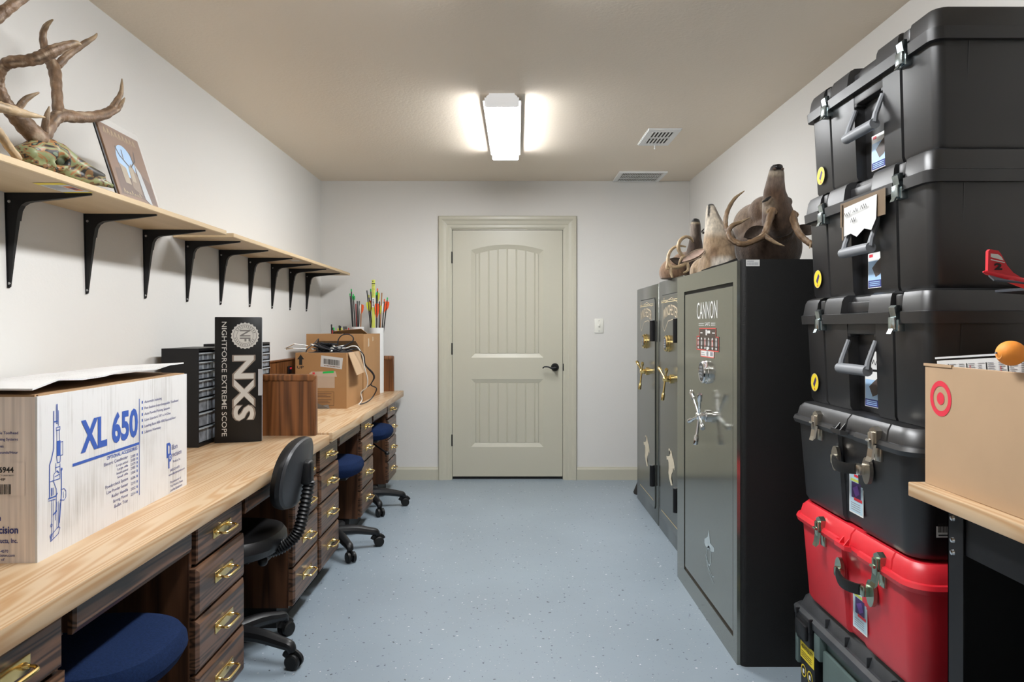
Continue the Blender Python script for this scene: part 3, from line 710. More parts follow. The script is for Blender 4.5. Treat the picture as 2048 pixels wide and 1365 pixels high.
def stool(loc, ang0, zseat, label, fabric, rx=0.205, ry=0.215, back=False, lever=None, name='swivel_stool', Rb=0.27):
    t = thing(name, label, 'chair' if back else 'stool', loc, 0, 'seats at the benches')
    chair_base(t, ang0, Rb)
    g = MB(); g.cyl((0, 0, 0.12), (0, 0, 0.26), 0.026); g.cyl((0, 0, 0.26), (0, 0, zseat - 0.02), 0.015); g.build('column', M_chairblack, t)
    s = MB(); s.loft([[Vector(p) + Vector((0, 0, zseat)) for p in l] for l in seat_loops(rx, ry, 0.075)])
    so = s.build('seat', fabric, t)
    MB().rbox((-0.10, -0.08, zseat - 0.035), (0.10, 0.08, zseat - 0.008), 0.006).build('seat_plate', M_chairblack, t)
    if lever:
        l = MB(); l.cyl((0.02, 0, zseat - 0.03), lever, 0.006, n=8); l.ball(lever, 0.017, sc=(1, 1, 0.8)); l.build('lever', M_chairblack, t)
    return t
stool((-1.005, 1.735, 0), 20, 0.425, 'blue fabric swivel stool under the bench in front of the white printed box', M_bluefabric, 0.205, 0.205)
stool((-1.00, 4.06, 0), 18, 0.440, 'blue fabric swivel stool in the kneehole of the far bench nearer the camera', M_bluefabric, 0.175, 0.20, Rb=0.245)
stool((-1.00, 5.01, 0), 14, 0.497, 'blue fabric swivel stool nearest the back wall', M_bluefabric, 0.19, 0.20, lever=(0.17, -0.12, 0.40), Rb=0.255)
ch = stool((-1.050, 2.715, 0), -14, 0.418, 'black swivel chair with a ribbed curved backrest arm pushed under the near bench', M_chairblack, 0.20, 0.21, True, name='swivel_chair', Rb=0.25)
# backrest: padded front, shell behind, curved, leaning
bk = MB(); nb = 36
def back_loop(s, xo, bulge):
    out = []
    for k in range(nb):
        a = 2 * math.pi * k / nb; c, q = math.cos(a), math.sin(a)
        y = 0.178 * s * abs(c) ** 0.8 * math.copysign(1, c); z = 0.128 * s * abs(q) ** 0.85 * math.copysign(1, q)
        x = xo - 0.45 * y * y + 0.16 * z + bulge * (1 - s)
        out.append((x, y, z))
    return out
BC = Vector((0.262, 0.010, 0.703))
loopsb = [[Vector(p) + BC for p in l] for l in (back_loop(0.1, 0.012, 0.004), back_loop(0.86, 0.010, 0.004), back_loop(0.97, 0.004, 0), back_loop(1.0, -0.006, 0))]
bk.loft(loopsb); bk.build('backrest_shell', mat('chair_shell', (0.035, 0.036, 0.040), 0.4), ch)
pd = MB(); pd.loft([[Vector(p) + BC for p in l] for l in (back_loop(1.0, -0.007, 0), back_loop(1.02, -0.020, 0), back_loop(0.98, -0.040, 0), back_loop(0.75, -0.052, 0), back_loop(0.1, -0.055, 0))])
pd.build('backrest_pad', M_chairblack, ch)
MB().rbox(BC + Vector((0.006, -0.028, -0.045)), BC + Vector((0.046, 0.028, 0.045)), 0.012, 3).build('backrest_bracket', M_chairblack, ch)
bel = MB(); PB = catmull([BC + Vector((0.034, 0, -0.03)), (0.280, 0.005, 0.575), (0.255, 0.0, 0.480), (0.205, -0.01, 0.430), (0.14, -0.015, 0.408), (0.06, -0.015, 0.400)], 14)
bel.tube(PB, [0.024 if k % 2 else 0.018 for k in range(len(PB))], 12); bel.build('bellows_arm', M_chairblack, ch)
MB().cyl((0.14, -0.04, 0.385), (0.14, 0.03, 0.385), 0.012).ball((0.14, -0.045, 0.385), 0.018).build('adjustment_knob', M_chairblack, ch)
# ------------------------------------------------------------------ white printed box
LB, WB, HB = 0.797, 0.44, 0.366
wb_o = thing('carton', 'worn white carton with large blue lettering, its lid flap ajar', 'box', (-1.040, 1.595, H1), R(1.9))
# local: x from -WB to 0 (aisle face at 0), y 0..LB
t_ = 0.005
body = MB()
body.box((-t_, 0, 0), (0, LB, HB), 0); body.box((-WB, t_, 0), (-WB + t_, LB, HB), 0); body.box((-WB, 0, 0), (-t_, t_, HB), 1); body.box((-WB, LB - t_, 0), (-t_, LB, HB), 0); body.box((-WB, t_, 0), (-t_, LB - t_, t_), 0)
body.build('body', [M_whitecard, M_tancard], wb_o)
fl = MB()     # long flaps: inner one sagging, outer one ajar above the aisle edge
nseg = 8; lo1 = []; 
top = []; bot = []
for k in range(nseg + 1):
    y = -0.004 + (LB + 0.0) * k / nseg; wav = 0.004 * math.sin(k * 1.9) + 0.006 * (k / nseg)
    lo1.append([(-WB + 0.003, y, HB + 0.001), (-WB * 0.5, y, HB + 0.020 + wav), (-0.008, y, HB + 0.028 + wav * 1.2 - 0.010 * (k == 0)), (-0.008, y, HB + 0.024 + wav * 1.2 - 0.010 * (k == 0)), (-WB * 0.5, y, HB + 0.016 + wav), (-WB + 0.003, y, HB - 0.003)])
fl.loft(lo1, smooth=False); fl.build('lid_flap', [M_whitecard], wb_o)
f2 = MB(); f2.prism([(-0.004, 0.01, HB), (-0.004, LB - 0.01, HB), (-0.16, LB - 0.01, HB + 0.004), (-0.16, 0.01, HB + 0.004)], (0, 0, 0.003)); f2.build('inner_flap', M_cardin, wb_o)
f3 = MB(); f3.box((-WB + 0.02, 0.0, HB), (-0.006, 0.006, HB + 0.004)); f3.build('end_flap', M_cardin, wb_o)
# aisle face print: u = +y, v = +z
def yz(Y, Z): return (Y - 1.595, Z - H1)
p = Print((0, 0, 0), (0, 1, 0), (0, 0, 1))
a0, b0 = yz(1.765, 0.943); a1, _ = yz(2.055, 0)
p.text('XL 650', a0, b0, 0.074, 0, w=a1 - a0, bold=0.035)
p.build('model_lettering', [M_pblue, M_pnavy], wb_o)
a0, b0 = yz(1.730, 0.914); a1, _ = yz(2.062, 0); p.rect(a0, b0, a1, b0 + 0.007, 0)
a0, b0 = yz(2.062, 0.770); p.rect(a0, b0, a0 + 0.003, b0 + 0.274, 0)
a, b = yz(2.052, 0.9015); p.text('OPTIONAL ACCESSORIES', a, b, 0.0095, 0, w=0.165, align='R', bold=0.01)
num = {'Electric Casefeeder': '21080', 'Large pistol': '21081', 'Large rifle': '21079', 'Small pistol': '21082', 'Small rifle': '21040', 'Powdercheck System': '16306', 'Low Powder Sensor': '22193', 'Roller Handle': '22052', 'Strong Mount': '22214', 'Bullet Tray': ''}
zz = [0.887, 0.875, 0.864, 0.853, 0.842, 0.827, 0.812, 0.797, 0.782, 0.767]
for (s, n_), z in zip(num.items(), zz):
    small = 'pistol' in s or 'rifle' in s
    a, b = yz(1.998, z); p.text(s, a, b, 0.0065 if small else 0.0085, 1, w=(0.0052 if small else 0.0066) * len(s), align='R')
for k in range(9):
    a, b = yz(2.040, [0.884, 0.873, 0.862, 0.851, 0.838, 0.823, 0.808, 0.793, 0.778][k]); p.text(list(num.values())[k], a, b, 0.0075, 1, w=0.026, align='R'); p.rect(a + 0.008, b, a + 0.013, b + 0.007, 0)
for s, z in zip(('Automatic Indexing', 'Five Station Interchangeable Toolhead', 'Auto Powder/Priming Systems', 'Uses Standard 7/8" x 14 Dies', 'Loading Rate: 800-1000 Rounds/Hour', 'Lifetime Warranty'), (1.028, 1.010, 0.993, 0.976, 0.958, 0.941)):
    a, b = yz(2.085, z); p.rect(a - 0.006, b, a, b + 0.008, 0); p.text(s, a + 0.010, b, 0.0078, 1, w=0.0062 * len(s))
p.build('title_lettering', [M_pblue, M_pnavy, M_whitecard], wb_o)
a, b = yz(2.240, 0.842)      # maker's initials D and P
p.poly([(a, b), (a, b + 0.046), (a + 0.020, b + 0.046), (a + 0.030, b + 0.038), (a + 0.030, b + 0.012), (a + 0.022, b + 0.012), (a + 0.022, b + 0.034), (a + 0.018, b + 0.038), (a + 0.010, b + 0.038), (a + 0.010, b)], 0)
p.poly([(a + 0.012, b - 0.034), (a + 0.012, b + 0.012), (a + 0.030, b + 0.012), (a + 0.036, b + 0.004), (a + 0.036, b - 0.006), (a + 0.028, b - 0.014), (a + 0.020, b - 0.014), (a + 0.020, b - 0.034)], 0)
p.disc(a + 0.024, b + 0.0, 0.007, 2, 1, r0=0.004)
p.text('illon', a + 0.036, b + 0.020, 0.016, 1, w=0.042); p.text('recision', a + 0.040, b - 0.003, 0.016, 1, w=0.068); p.text('Products, Inc.', a + 0.046, b - 0.022, 0.008, 1, w=0.055)
for k, s in enumerate(('(800)223-4570', 'www.dillonprecision.com', '', 'Manufacturer of', "The World's Finest", 'Loading Equipment')):
    if s: p.text(s, a + 0.026 - 0.012 * (k == 1), b - 0.046 - 0.0125 * k, 0.0075, 1, w=0.0052 * len(s))
p.build('maker_logo', [M_pblue, M_pnavy, M_whitecard], wb_o)
# line drawing of the loading press
A0, B0 = yz(1.633, 0.785)
def dr(pts, w=0.0016, closed=False): p.line([(A0 + x * 0.001, B0 + z * 0.001) for x, z in pts], w, 0, 0, closed)
# blank tall outline, 0..75 wide, 0..290 high (mm)
dr([(22, 270), (22, 185), (12, 160), (6, 150), (6, 75)], 0.003)
dr([(32, 285), (32, 240)], 0.002); dr([(36, 285), (36, 240)], 0.002); dr([(40, 270), (40, 235)], 0.002); dr([(22, 246), (34, 246)], 0.003)
dr([(32, 225), (46, 225), (46, 232), (32, 232)], 0.0018, True); dr([(34, 225), (34, 200)], 0.0016); dr([(44, 225), (44, 200)], 0.0016)
p.poly([(A0 + 0.033, B0 + 0.165), (A0 + 0.048, B0 + 0.165), (A0 + 0.048, B0 + 0.200), (A0 + 0.033, B0 + 0.200)], 0)
dr([(48, 196), (57, 196), (57, 165), (48, 165)], 0.0014); dr([(33, 165), (36, 150), (46, 150), (48, 165)], 0.002)
dr([(30, 150), (30, 130), (22, 126), (22, 112), (46, 112), (46, 146)], 0.0018); dr([(28, 140), (44, 140)], 0.002); dr([(34, 132), (42, 126)], 0.003); dr([(26, 120), (44, 122)], 0.002)
dr([(6, 112), (20, 112), (32, 90), (32, 60), (28, 20)], 0.0018); dr([(2, 75), (30, 75), (36, 80)], 0.003); dr([(2, 70), (28, 68)], 0.0016); dr([(14, 96), (14, 80)], 0.004); dr([(20, 96), (20, 80)], 0.002)
dr([(52, 130), (52, 75), (44, 10)], 0.0028); p.disc(A0 + 0.0525, B0 + 0.132, 0.0035, 0)
dr([(50, 85), (62, 85), (70, 78), (70, 64), (62, 58), (46, 62)], 0.0016); dr([(60, 78), (60, 64)], 0.0014)
dr([(14, 70), (14, -22)], 0.0016); dr([(20, 70), (20, -20)], 0.0012); dr([(34, 60), (34, 0)], 0.0012); dr([(40, 60), (40, 0)], 0.0016); dr([(46, 56), (42, 0)], 0.0012)
dr([(10, -24), (40, -14), (46, -2), (40, 2), (26, -4), (10, -12)], 0.0018, True); dr([(20, 34), (32, 40)], 0.004); p.disc(A0 + 0.013, B0 + 0.012, 0.004, 0, r0=0.0025); p.disc(A0 + 0.012, B0 - 0.012, 0.005, 0, r0=0.0035)
p.build('press_drawing', [M_pblue, M_pnavy, M_whitecard], wb_o)
# near end face print: u = +x, v = +z ; right aligned
q = Print((0, 0, 0), (1, 0, 0), (0, 0, 1))
for s, z, h in (('Interchangeable Toolhead', 1.006, .0075), ('Powder/Priming Systems', 0.992, .0075), ('Standard 7/8" x 14 Dies', 0.977, .0075), ('Loading Rate: 800-1000 Rounds/Hour', 0.963, .0075)):
    q.text(s, -0.041 if 'S' != s[:1] else -0.072, z + 0.006 - H1, 0.006, 0, w=0.0036 * len(s), align='R', bold=0.012)
q.rect(-0.20, 0.150, -0.026, 0.222, 1); q.text('6944', -0.050, 0.200, 0.012, 2, w=0.032, align='R', bold=0.03, l=1); q.text('MANUFACTURER 86021', -0.050, 0.192, 0.003, 2, w=0.05, align='R', l=1); q.text('SHIP', -0.068, 0.182, 0.0055, 2, w=0.017, align='R', l=1, bold=.02)
x = -0.15
while x < -0.058:
    wd = random.choice((0.0012, 0.002, 0.003)); q.rect(x, 0.152, x + wd, 0.174, 2, 1); x += wd + random.choice((0.001, 0.0018))
q.text('Dillon', -0.078, 0.094, 0.014, 0, w=0.044, align='R', bold=.02); q.text('Precision', -0.041, 0.066, 0.016, 0, w=0.066, align='R', bold=.025); q.text('Products, Inc.', -0.042, 0.045, 0.010, 0, w=0.058, align='R', bold=.02)
for s, z, xr in (('(800)223-4570', 0.024, -.062), ('www.dillonprecision.com', 0.015, -.048), ("Manufacturer of", 0.006, -.070)):
    q.text(s, xr, z, 0.006, 0, w=0.0036 * len(s), align='R', bold=.015)
q.build('end_lettering', [M_pnavy, M_tancard, M_black], wb_o)

# ------------------------------------------------------------------ small-parts organizers
def organizer(loc, W, label):
    t = thing('parts_organizer', label, 'drawer organizer', loc, 0, 'parts organizers')
    D, H = 0.160, 0.428; k = 0.006
    b = MB(); b.box((-D, 0, 0), (0, k, H)); b.box((-D, W - k, 0), (0, W, H)); b.box((-D, k, 0), (0, W - k, 0.014)); b.box((-D, k, H - 0.012), (0, W - k, H)); b.box((-D, k, 0.014), (-D + k, W - k, H - 0.012))
    rows = [(0.018, 0.066, 3), (0.088, 0.060, 3), (0.153, 0.058, 3)] + [(0.216 + i * 0.040, 0.036, 6) for i in range(5)]
    for z, h, n in rows: b.box((-D + k, k, z - 0.0035), (-0.004, W - k, z - 0.001))
    b.build('case', M_blackmetal, t)
    for z, h, n in rows:
        w_ = (W - 2 * k) / n
        for i in range(n):
            y0_ = k + i * w_ + 0.0015; y1_ = y0_ + w_ - 0.003
            d = MB(); d.box((-0.10, y0_, z), (-0.006, y1_, z + h - 0.008), 0); d.prism([(-0.006, y0_, z + h - 0.012), (0.005, y0_, z + h - 0.008), (0.005, y0_, z + h - 0.004), (-0.006, y0_, z + h - 0.003)], (0, y1_ - y0_, 0), 1)
            d.box((-0.006, y0_, z), (-0.004, y0_ + 0.002, z + h - 0.01), 1); d.box((-0.006, y1_ - 0.002, z), (-0.004, y1_, z + h - 0.01), 1)
            d.build('drawer', [M_drawerplastic, M_drawerlip], t)
organizer((-1.345, 3.13, H1), 0.325, 'black parts organizer with smoky drawers standing beside the black carton')
organizer((-1.345, 3.56, H2), 0.50, 'black parts organizer mostly hidden behind the black carton')

# ------------------------------------------------------------------ tall black carton
nx = thing('carton', 'tall black upright carton with silver vertical lettering', 'box', (-1.322, 3.245, H1), R(17))
Wn, Dn, Hn = 0.200, 0.060, 0.566
MB().rbox((0, 0, 0), (Wn, Dn, Hn), 0.003).build('body', [mat('carton_black', (0.008, 0.0075, 0.0075), 0.35, spec=0.3)], nx)
e = MB(); e.box((Wn, 0.006, 0.004), (Wn + 0.001, Dn - 0.004, Hn - 0.004)); e.box((Wn - 0.016, -0.0012, 0.21), (Wn + 0.0012, 0, 0.33)); e.box((Wn, 0, 0.21), (Wn + 0.002, 0.05, 0.33))
e.build('side_label', mat('grey_label', (0.42, 0.43, 0.45), 0.5), nx)
p = Print((0, 0, 0), (1, 0, 0), (0, 0, 1))
p.text('NIGHTFORCE EXTREME SCOPE', 0.030, 0.545, 0.021, 0, w=0.515, rot=1, bold=0.002)
MN = [M_psilver, mat('print_bronze', (0.25, 0.20, 0.16), 0.5), mat('print_dim', (0.18, 0.17, 0.16), 0.5)]
p.build('title_lettering', MN, nx)
p.text('NXS', 0.080, 0.395, 0.088, 1, w=0.30, rot=1, bold=0.055, space=1.05); p.text('NXS', 0.084, 0.392, 0.080, 0, w=0.294, rot=1, bold=0.03, l=1, space=1.05)
p.build('model_lettering', MN, nx)
cx_, cz_ = 0.128, 0.482; n = 22
p.poly([(cx_ + (0.061 if k % 2 else 0.056) * math.cos(math.pi * k / n), cz_ + (0.061 if k % 2 else 0.056) * math.sin(math.pi * k / n)) for k in range(2 * n)], 0)
p.disc(cx_, cz_, 0.050, 2, 1, r0=0.048); p.disc(cx_, cz_, 0.036, 2, 1, r0=0.0345)
p.text('NF', cx_ - 0.021, cz_ + 0.026, 0.044, 2, w=0.052, rot=1, bold=0.02, l=1)
for k in range(26):
    an = R(20 + k * 12.5)
    if 150 < (20 + k * 12.5) < 190: continue
    p.line([(cx_ + 0.039 * math.cos(an), cz_ + 0.039 * math.sin(an)), (cx_ + 0.045 * math.cos(an), cz_ + 0.045 * math.sin(an))], 0.003, 2, 1)
p.build('roundel', MN, nx)

# ------------------------------------------------------------------ brown cartons on the far bench
def open_box(t, W, D, H, m=M_card, th=0.005):
    """x -W..0, y 0..D"""
    b = MB(); b.box((-W, 0, 0), (0, th, H)); b.box((-W, D - th, 0), (0, D, H)); b.box((-th, th, 0), (0, D - th, H)); b.box((-W, th, 0), (-W + th, D - th, H)); b.box((-W + th, th, 0), (-th, D - th, th))
    return b.build('body', m, t)
b1 = thing('carton', 'open brown carton with an up arrow and cords spilling out', 'box', (-1.025, 4.547, H2), R(-1.5))
open_box(b1, 0.324, 0.43, 0.350)
f = MB(); f.prism([(0.0, 0.03, 0.350), (0.0, 0.30, 0.350), (0.055, 0.27, 0.215), (0.050, 0.05, 0.205)], (0.004, 0, 0.002)); f.build('side_flap', M_cardlight, b1)
f = MB(); f.prism([(-0.32, 0.0, 0.350), (-0.01, 0.0, 0.350), (-0.03, 0.06, 0.318), (-0.30, 0.06, 0.318)], (0, 0.004, 0.001)); f.build('front_flap', M_cardin, b1)
f = MB(); f.prism([(-0.322, 0.425, 0.35), (-0.004, 0.425, 0.35), (-0.03, 0.36, 0.42), (-0.29, 0.36, 0.42)], (0, 0.004, 0.001)); f.build('rear_flap', M_cardin, b1)
p = Print((0, 0, 0), (1, 0, 0), (0, 0, 1))
p.poly([(-0.300, 0.275), (-0.280, 0.275), (-0.280, 0.310), (-0.268, 0.310), (-0.290, 0.340), (-0.312, 0.310), (-0.300, 0.310)], 0)
p.text('UP', -0.313, 0.252, 0.016, 0, w=0.042, bold=.02)
MB1 = [M_black, M_paper, M_pbrown, mat('tan_label', (0.52, 0.40, 0.30), 0.6), mat('tan_label_light', (0.58, 0.46, 0.36), 0.6), M_pgreen, M_pred]
p.build('up_arrow_print', MB1, b1)
p.poly([(-0.165, 0.265), (-0.030, 0.247), (-0.022, 0.318), (-0.160, 0.335)], 1)
x = -0.145
while x < -0.045:
    wd = random.choice((0.0015, 0.0025, 0.004)); yy = 0.315 - (x + 0.145) * 0.12
    p.poly([(x, yy - 0.034), (x + wd, yy - 0.034), (x + wd, yy), (x, yy)], 0, 1); x += wd + random.choice((0.0015, 0.002))

for k in range(11): p.rect(-0.142 + k * 0.0092, 0.268 - k * 0.001, -0.136 + k * 0.0092, 0.274 - k * 0.001, 2, 1)
p.build('barcode_label', MB1, b1)
p.poly([(-0.235, 0.130), (-0.075, 0.130), (-0.075, 0.225), (-0.235, 0.225)], 3); p.poly([(-0.235, 0.205), (-0.060, 0.200), (-0.070, 0.235), (-0.225, 0.232)], 4, 1); p.poly([(-0.15, 0.220), (-0.08, 0.224), (-0.08, 0.238), (-0.15, 0.232)], 5, 2); p.rect(-0.215, 0.215, -0.20, 0.228, 6, 2)
p.build('address_label', MB1, b1)
p.line([(-0.245, 0.02), (-0.080, 0.02), (-0.080, 0.105), (-0.245, 0.105)], 0.0015, 0, 0, True)
for k, ww in enumerate((0.14, 0.11, 0.135, 0.05, 0.14, 0.12, 0.13, 0.06)): p.rect(-0.235, 0.092 - 0.0095 * k, -0.235 + ww, 0.0965 - 0.0095 * k, 2)
p.build('makers_stamp', MB1, b1)
tp = MB(); tp.add([(-0.20, -0.001, 0.0), (-0.105, -0.004, 0.0), (-0.115, -0.0015, 0.026), (-0.15, -0.008, 0.02), (-0.185, -0.002, 0.036)], [(0, 1, 3), (1, 2, 3), (0, 3, 4)]); tp.build('grey_tape', mat('grey_tape', (0.2, 0.18, 0.16), 0.4), b1)
b2 = thing('carton', 'taller brown carton behind the cord carton, torn along its top', 'box', (-1.012, 5.01, H2), R(-2.0))
open_box(b2, 0.40, 0.53, 0.464)
f = MB(); f.prism([(-0.40, 0.004, 0.464), (-0.004, 0.004, 0.464), (-0.02, 0.09, 0.430), (-0.2, 0.11, 0.424), (-0.38, 0.09, 0.432)], (0, 0.003, 0.002)); f.build('front_flap', M_cardin, b2)
f = MB(); f.prism([(-0.32, 0.36, 0.460), (-0.05, 0.34, 0.462), (-0.09, 0.30, 0.500), (-0.30, 0.33, 0.482)], (0, 0.004, 0.002)); f.build('top_flap', M_card, b2)
p = Print((0, 0, 0), (0, 1, 0), (0, 0, 1)); p.poly([(0.13, 0.37), (0.17, 0.38), (0.165, 0.43), (0.14, 0.435)], 0); p.poly([(0.27, 0.41), (0.30, 0.415), (0.295, 0.44), (0.275, 0.445)], 0)
p.build('torn_patch', mat('torn_patch', (0.55, 0.47, 0.36), 0.8), b2)
st = MB(); st.rbox((-0.36, 0.12, 0.01), (-0.04, 0.50, 0.40), 0.01); st.build('packing', M_blackcloth, b2)

# cords: heap, loops and tails
def cord(name, label, pts, r, m, cat='cord', k=8):
    mb = MB(); base = Vector(pts[0]); curve_tube(mb, [Vector(q) - base for q in pts], [r, r], k, 7); o = mb.build(name, m); o.location = base; return tag(o, label, cat, 'cords at the open carton')
M_cord = mat('cord_black', (0.012, 0.012, 0.016), 0.45); M_cordw = mat('cord_white', (0.75, 0.74, 0.70), 0.4)
cord('power_cord', 'white cord hanging down the side of the open carton', [at(662, 696, 4.75), at(690, 697, 4.72), at(703, 693, 4.72), at(715, 695, 4.72), at(725, 712, 4.76), at(729, 735, 4.78), at(735, 758, 4.80), at(733, 775, 4.82), at(722, 785, 4.84), at(724, 800, 4.84), at(716, 811, 4.80)], 0.0042, M_cordw)
cord('power_cord', 'black cord hanging furthest from the side of the open carton', [at(690, 700, 4.74), at(712, 698, 4.74), at(727, 710, 4.74), at(731, 730, 4.76), at(745, 745, 4.78), at(749, 756, 4.80), at(742, 770, 4.80), at(753, 778, 4.82), at(745, 795, 4.82), at(733, 805, 4.76), at(720, 809, 4.72)], 0.0040, M_cord)
cord('power_cord', 'black cord looping back against the side of the open carton', [at(694, 702, 4.76), at(718, 699, 4.80), at(725, 720, 4.82), at(732, 733, 4.84), at(747, 752, 4.88), at(742, 768, 4.88), at(730, 778, 4.86), at(722, 790, 4.88), at(724, 803, 4.90)], 0.0036, M_cord)
cord('power_cord', 'black cord standing up in a tall loop above the open carton', [at(676, 697, 4.82), at(676, 682, 4.82), at(684, 671, 4.83), at(697, 669, 4.84), at(706, 675, 4.84), at(705, 683, 4.84), at(693, 690, 4.82), at(684, 698, 4.80)], 0.0040, M_cord)
cord('power_cord', 'thin black cord poking up at the front of the open carton', [at(612, 705, 4.60), at(615, 698, 4.60), at(629, 687, 4.66), at(637, 678, 4.70), at(636, 686, 4.72), at(640, 696, 4.74)], 0.0034, M_cord)
random.seed(11)
heap = thing('cord_bundle', 'tangled bundle of black cords in the open carton', 'cord', at(660, 702, 4.75))
hb = Vector(heap.location)
for j in range(9):
    pts = []; 
    for k in range(6):
        pts.append(Vector((random.uniform(-0.10, 0.09), random.uniform(-0.12, 0.12), random.uniform(-0.01, 0.050))))
    mb = MB(); curve_tube(mb, pts, [0.0055, 0.0055], 7, 7); mb.build('cord', M_cord if j < 7 else M_cordw, heap)
mb = MB(); mb.tube([(-0.08, 0, 0.02), (-0.03, 0.02, 0.035), (0.0, 0.03, 0.03)], [0.014, 0.017, 0.012], 10); mb.rbox((0.0, -0.03, -0.04), (0.09, 0.08, 0.005), 0.006); mb.build('plug', M_cord, heap)
fill = MB(); fill.rbox((-0.12, -0.16, -0.30), (0.13, 0.16, -0.005), 0.02); fill.build('coil', M_cord, heap)
# chrome clamp arm reaching out of the carton
ca = thing('clamp', 'chrome spring clamp on a wire arm sticking out of the open carton', 'clamp', at(600, 700, 4.60)); cb = Vector(ca.location)
mb = MB(); mb.tube([at(614, 699, 4.62) - cb, at(600, 698, 4.60) - cb, at(586, 697, 4.58) - cb], 0.0035, 8); mb.tube([at(616, 692, 4.62) - cb, at(602, 690, 4.60) - cb, at(588, 688, 4.58) - cb], 0.002, 6); mb.build('wire_arm', M_steel, ca)
mb = MB(); mb.tube([at(569, 697, 4.56) - cb, at(577, 694, 4.56) - cb, at(588, 688, 4.57) - cb], [0.004, 0.013, 0.014], 10, 0, True, True, 0.4); mb.tube([at(572, 698, 4.56) - cb, at(586, 697, 4.57) - cb], [0.006, 0.004], 8); mb.build('jaw', M_chrome, ca)

# ------------------------------------------------------------------ arrow tubes and arrows
def white_tube(c, r, ztop, label):
    t = thing('tube', label, 'tube', (c[0], c[1], H2), 0, 'white arrow tubes'); h = ztop - H2
    MB().loft([[(rr * math.cos(a), rr * math.sin(a), z) for a in [2 * math.pi * k / 28 for k in range(28)]] for rr, z in ((r, 0), (r, h), (r - 0.004, h), (r - 0.004, 0.01))]).build('pipe', M_white, t)
T1 = (-1.197, 5.69); T2 = (-1.046, 5.69)
white_tube(T1, 0.051, 1.253, 'white plastic tube of mostly dark arrows, left of the pair'); white_tube(T2, 0.055, 1.246, 'white plastic tube holding the yellow stick and bright arrows')
vm = {'o': mat('vane_orange', (0.85, 0.10, 0.02), 0.5), 'y': mat('vane_yellow', (0.62, 0.62, 0.06), 0.5), 'g': mat('vane_green', (0.02, 0.50, 0.10), 0.5), 'w': M_pwhite, 'r': mat('vane_red', (0.45, 0.02, 0.02), 0.5)}
shafts = {'k': mat('shaft_black', (0.012, 0.012, 0.012), 0.4), 'b': mat('shaft_wood', (0.36, 0.15, 0.05), 0.5), 'r': vm['r']}
def arrow(tip, foot, shaft, vanes, nock, label, vstart=0.028, vlen=0.085, vh=0.016, r=0.0044, rot=0.0):
    """tip/foot: world points; vanes: colours; nock: colour"""
    tip = Vector(tip); foot = Vector(foot); d = (foot - tip).normalized(); L = (foot - tip).length
    t = thing('arrow', label, 'arrow', foot, 0, 'arrows in the tubes')
    tl = tip - foot
    MB().tube([(0, 0, 0), tl * 0.5, tl * (1 - 0.02 / L)], r, 8).build('shaft', shafts[shaft], t)
    if nock: MB().tube([tl - (tl.normalized() * 0.022), tl - tl.normalized() * 0.006, tl], [r * 1.0, r * 1.25, r * 0.5], 8).build('nock', vm.get(nock, shafts['k']), t)
    s = d.cross(Vector((0, 1, 0))).normalized(); w = d.cross(s)
    for k, vc in enumerate(vanes):
        a = rot + 2 * math.pi * k / max(3, len(vanes)); n = s * math.cos(a) + w * math.sin(a); q = d.cross(n) * 0.0006
        b = tl + d * vstart
        pts = [b, b + n * (r + vh * 0.85) + d * 0.006, b + n * (r + vh) + d * (vlen * 0.3), b + n * (r + vh * 0.75) + d * (vlen * 0.62), b + d * vlen]
        MB().prism([x - q for x in pts], q * 2).build('vane', vm[vc], t)
def foot(Tc, px): return Vector((Tc[0] + random.uniform(-0.012, 0.012), Tc[1] + random.uniform(-0.012, 0.012), H2 + 0.022))
def arr(px, py, dy, Tc, *a, **k): arrow(at(px, py, 5.69 + dy), foot(Tc, px), *a, **k)
arr(700, 587, -0.02, T1, 'k', '', 'g', 'black arrow leftmost in the left tube, green nock')
arr(702.6, 578, 0.01, T1, 'k', '', 'g', 'tallest black arrow in the left tube, green tip')
arr(706.5, 588, 0.0, T1, 'k', 'gg', 'g', 'black arrow with small green vanes in the left tube', vlen=0.05, vstart=0.012, vh=.009)
arr(711.5, 603, 0.02, T1, 'r', '', None, 'thin red shaft in the left tube')
arr(714.5, 602, -0.01, T1, 'k', '', 'k', 'bare black shaft beside the red one in the left tube', r=0.0042)
arr(718.5, 602, 0.02, T1, 'k', '', 'k', 'bare black shaft next to the wooden arrow in the left tube', r=0.0042)
arr(722.8, 604, -0.02, T1, 'b', 'owo', None, 'wooden arrow with orange and white vanes in the left tube', vstart=0.018, rot=0.0)
arr(733.8, 581, 0.0, T2, 'k', 'yy', 'b', 'black arrow with yellow vanes leftmost in the right tube', vstart=0.09, rot=0.2)
arr(737.5, 590, 0.02, T2, 'k', 'yry', 'y', 'black arrow with yellow and red vanes left of the yellow stick', vstart=0.06, rot=1.0)
arr(741.3, 578, 0.02, T2, 'k', 'ow', 'g', 'black arrow with a green nock just left of the yellow stick', vstart=0.09, rot=2.5)
arr(753, 585, -0.03, T2, 'k', 'ooy', 'g', 'arrow with large orange vanes in front in the right tube', vstart=0.085, vlen=0.13, vh=0.016, rot=0.0)
arr(755, 577, 0.02, T2, 'k', 'yg', 'o', 'tall arrow with a red nock right of the yellow stick', vstart=0.03, rot=0.0)
arr(759, 603, -0.01, T2, 'k', 'ywy', 'k', 'black arrow with yellow and white vanes in the right tube', vstart=0.03, rot=0.3)
arr(764, 581, 0.0, T2, 'b', '', None, 'plain brown wooden shaft in the right tube', r=0.0046)
arr(769, 598, 0.0, T2, 'k', 'ow', 'o', 'arrow with orange vanes second from the right', vstart=0.035, rot=0.2)
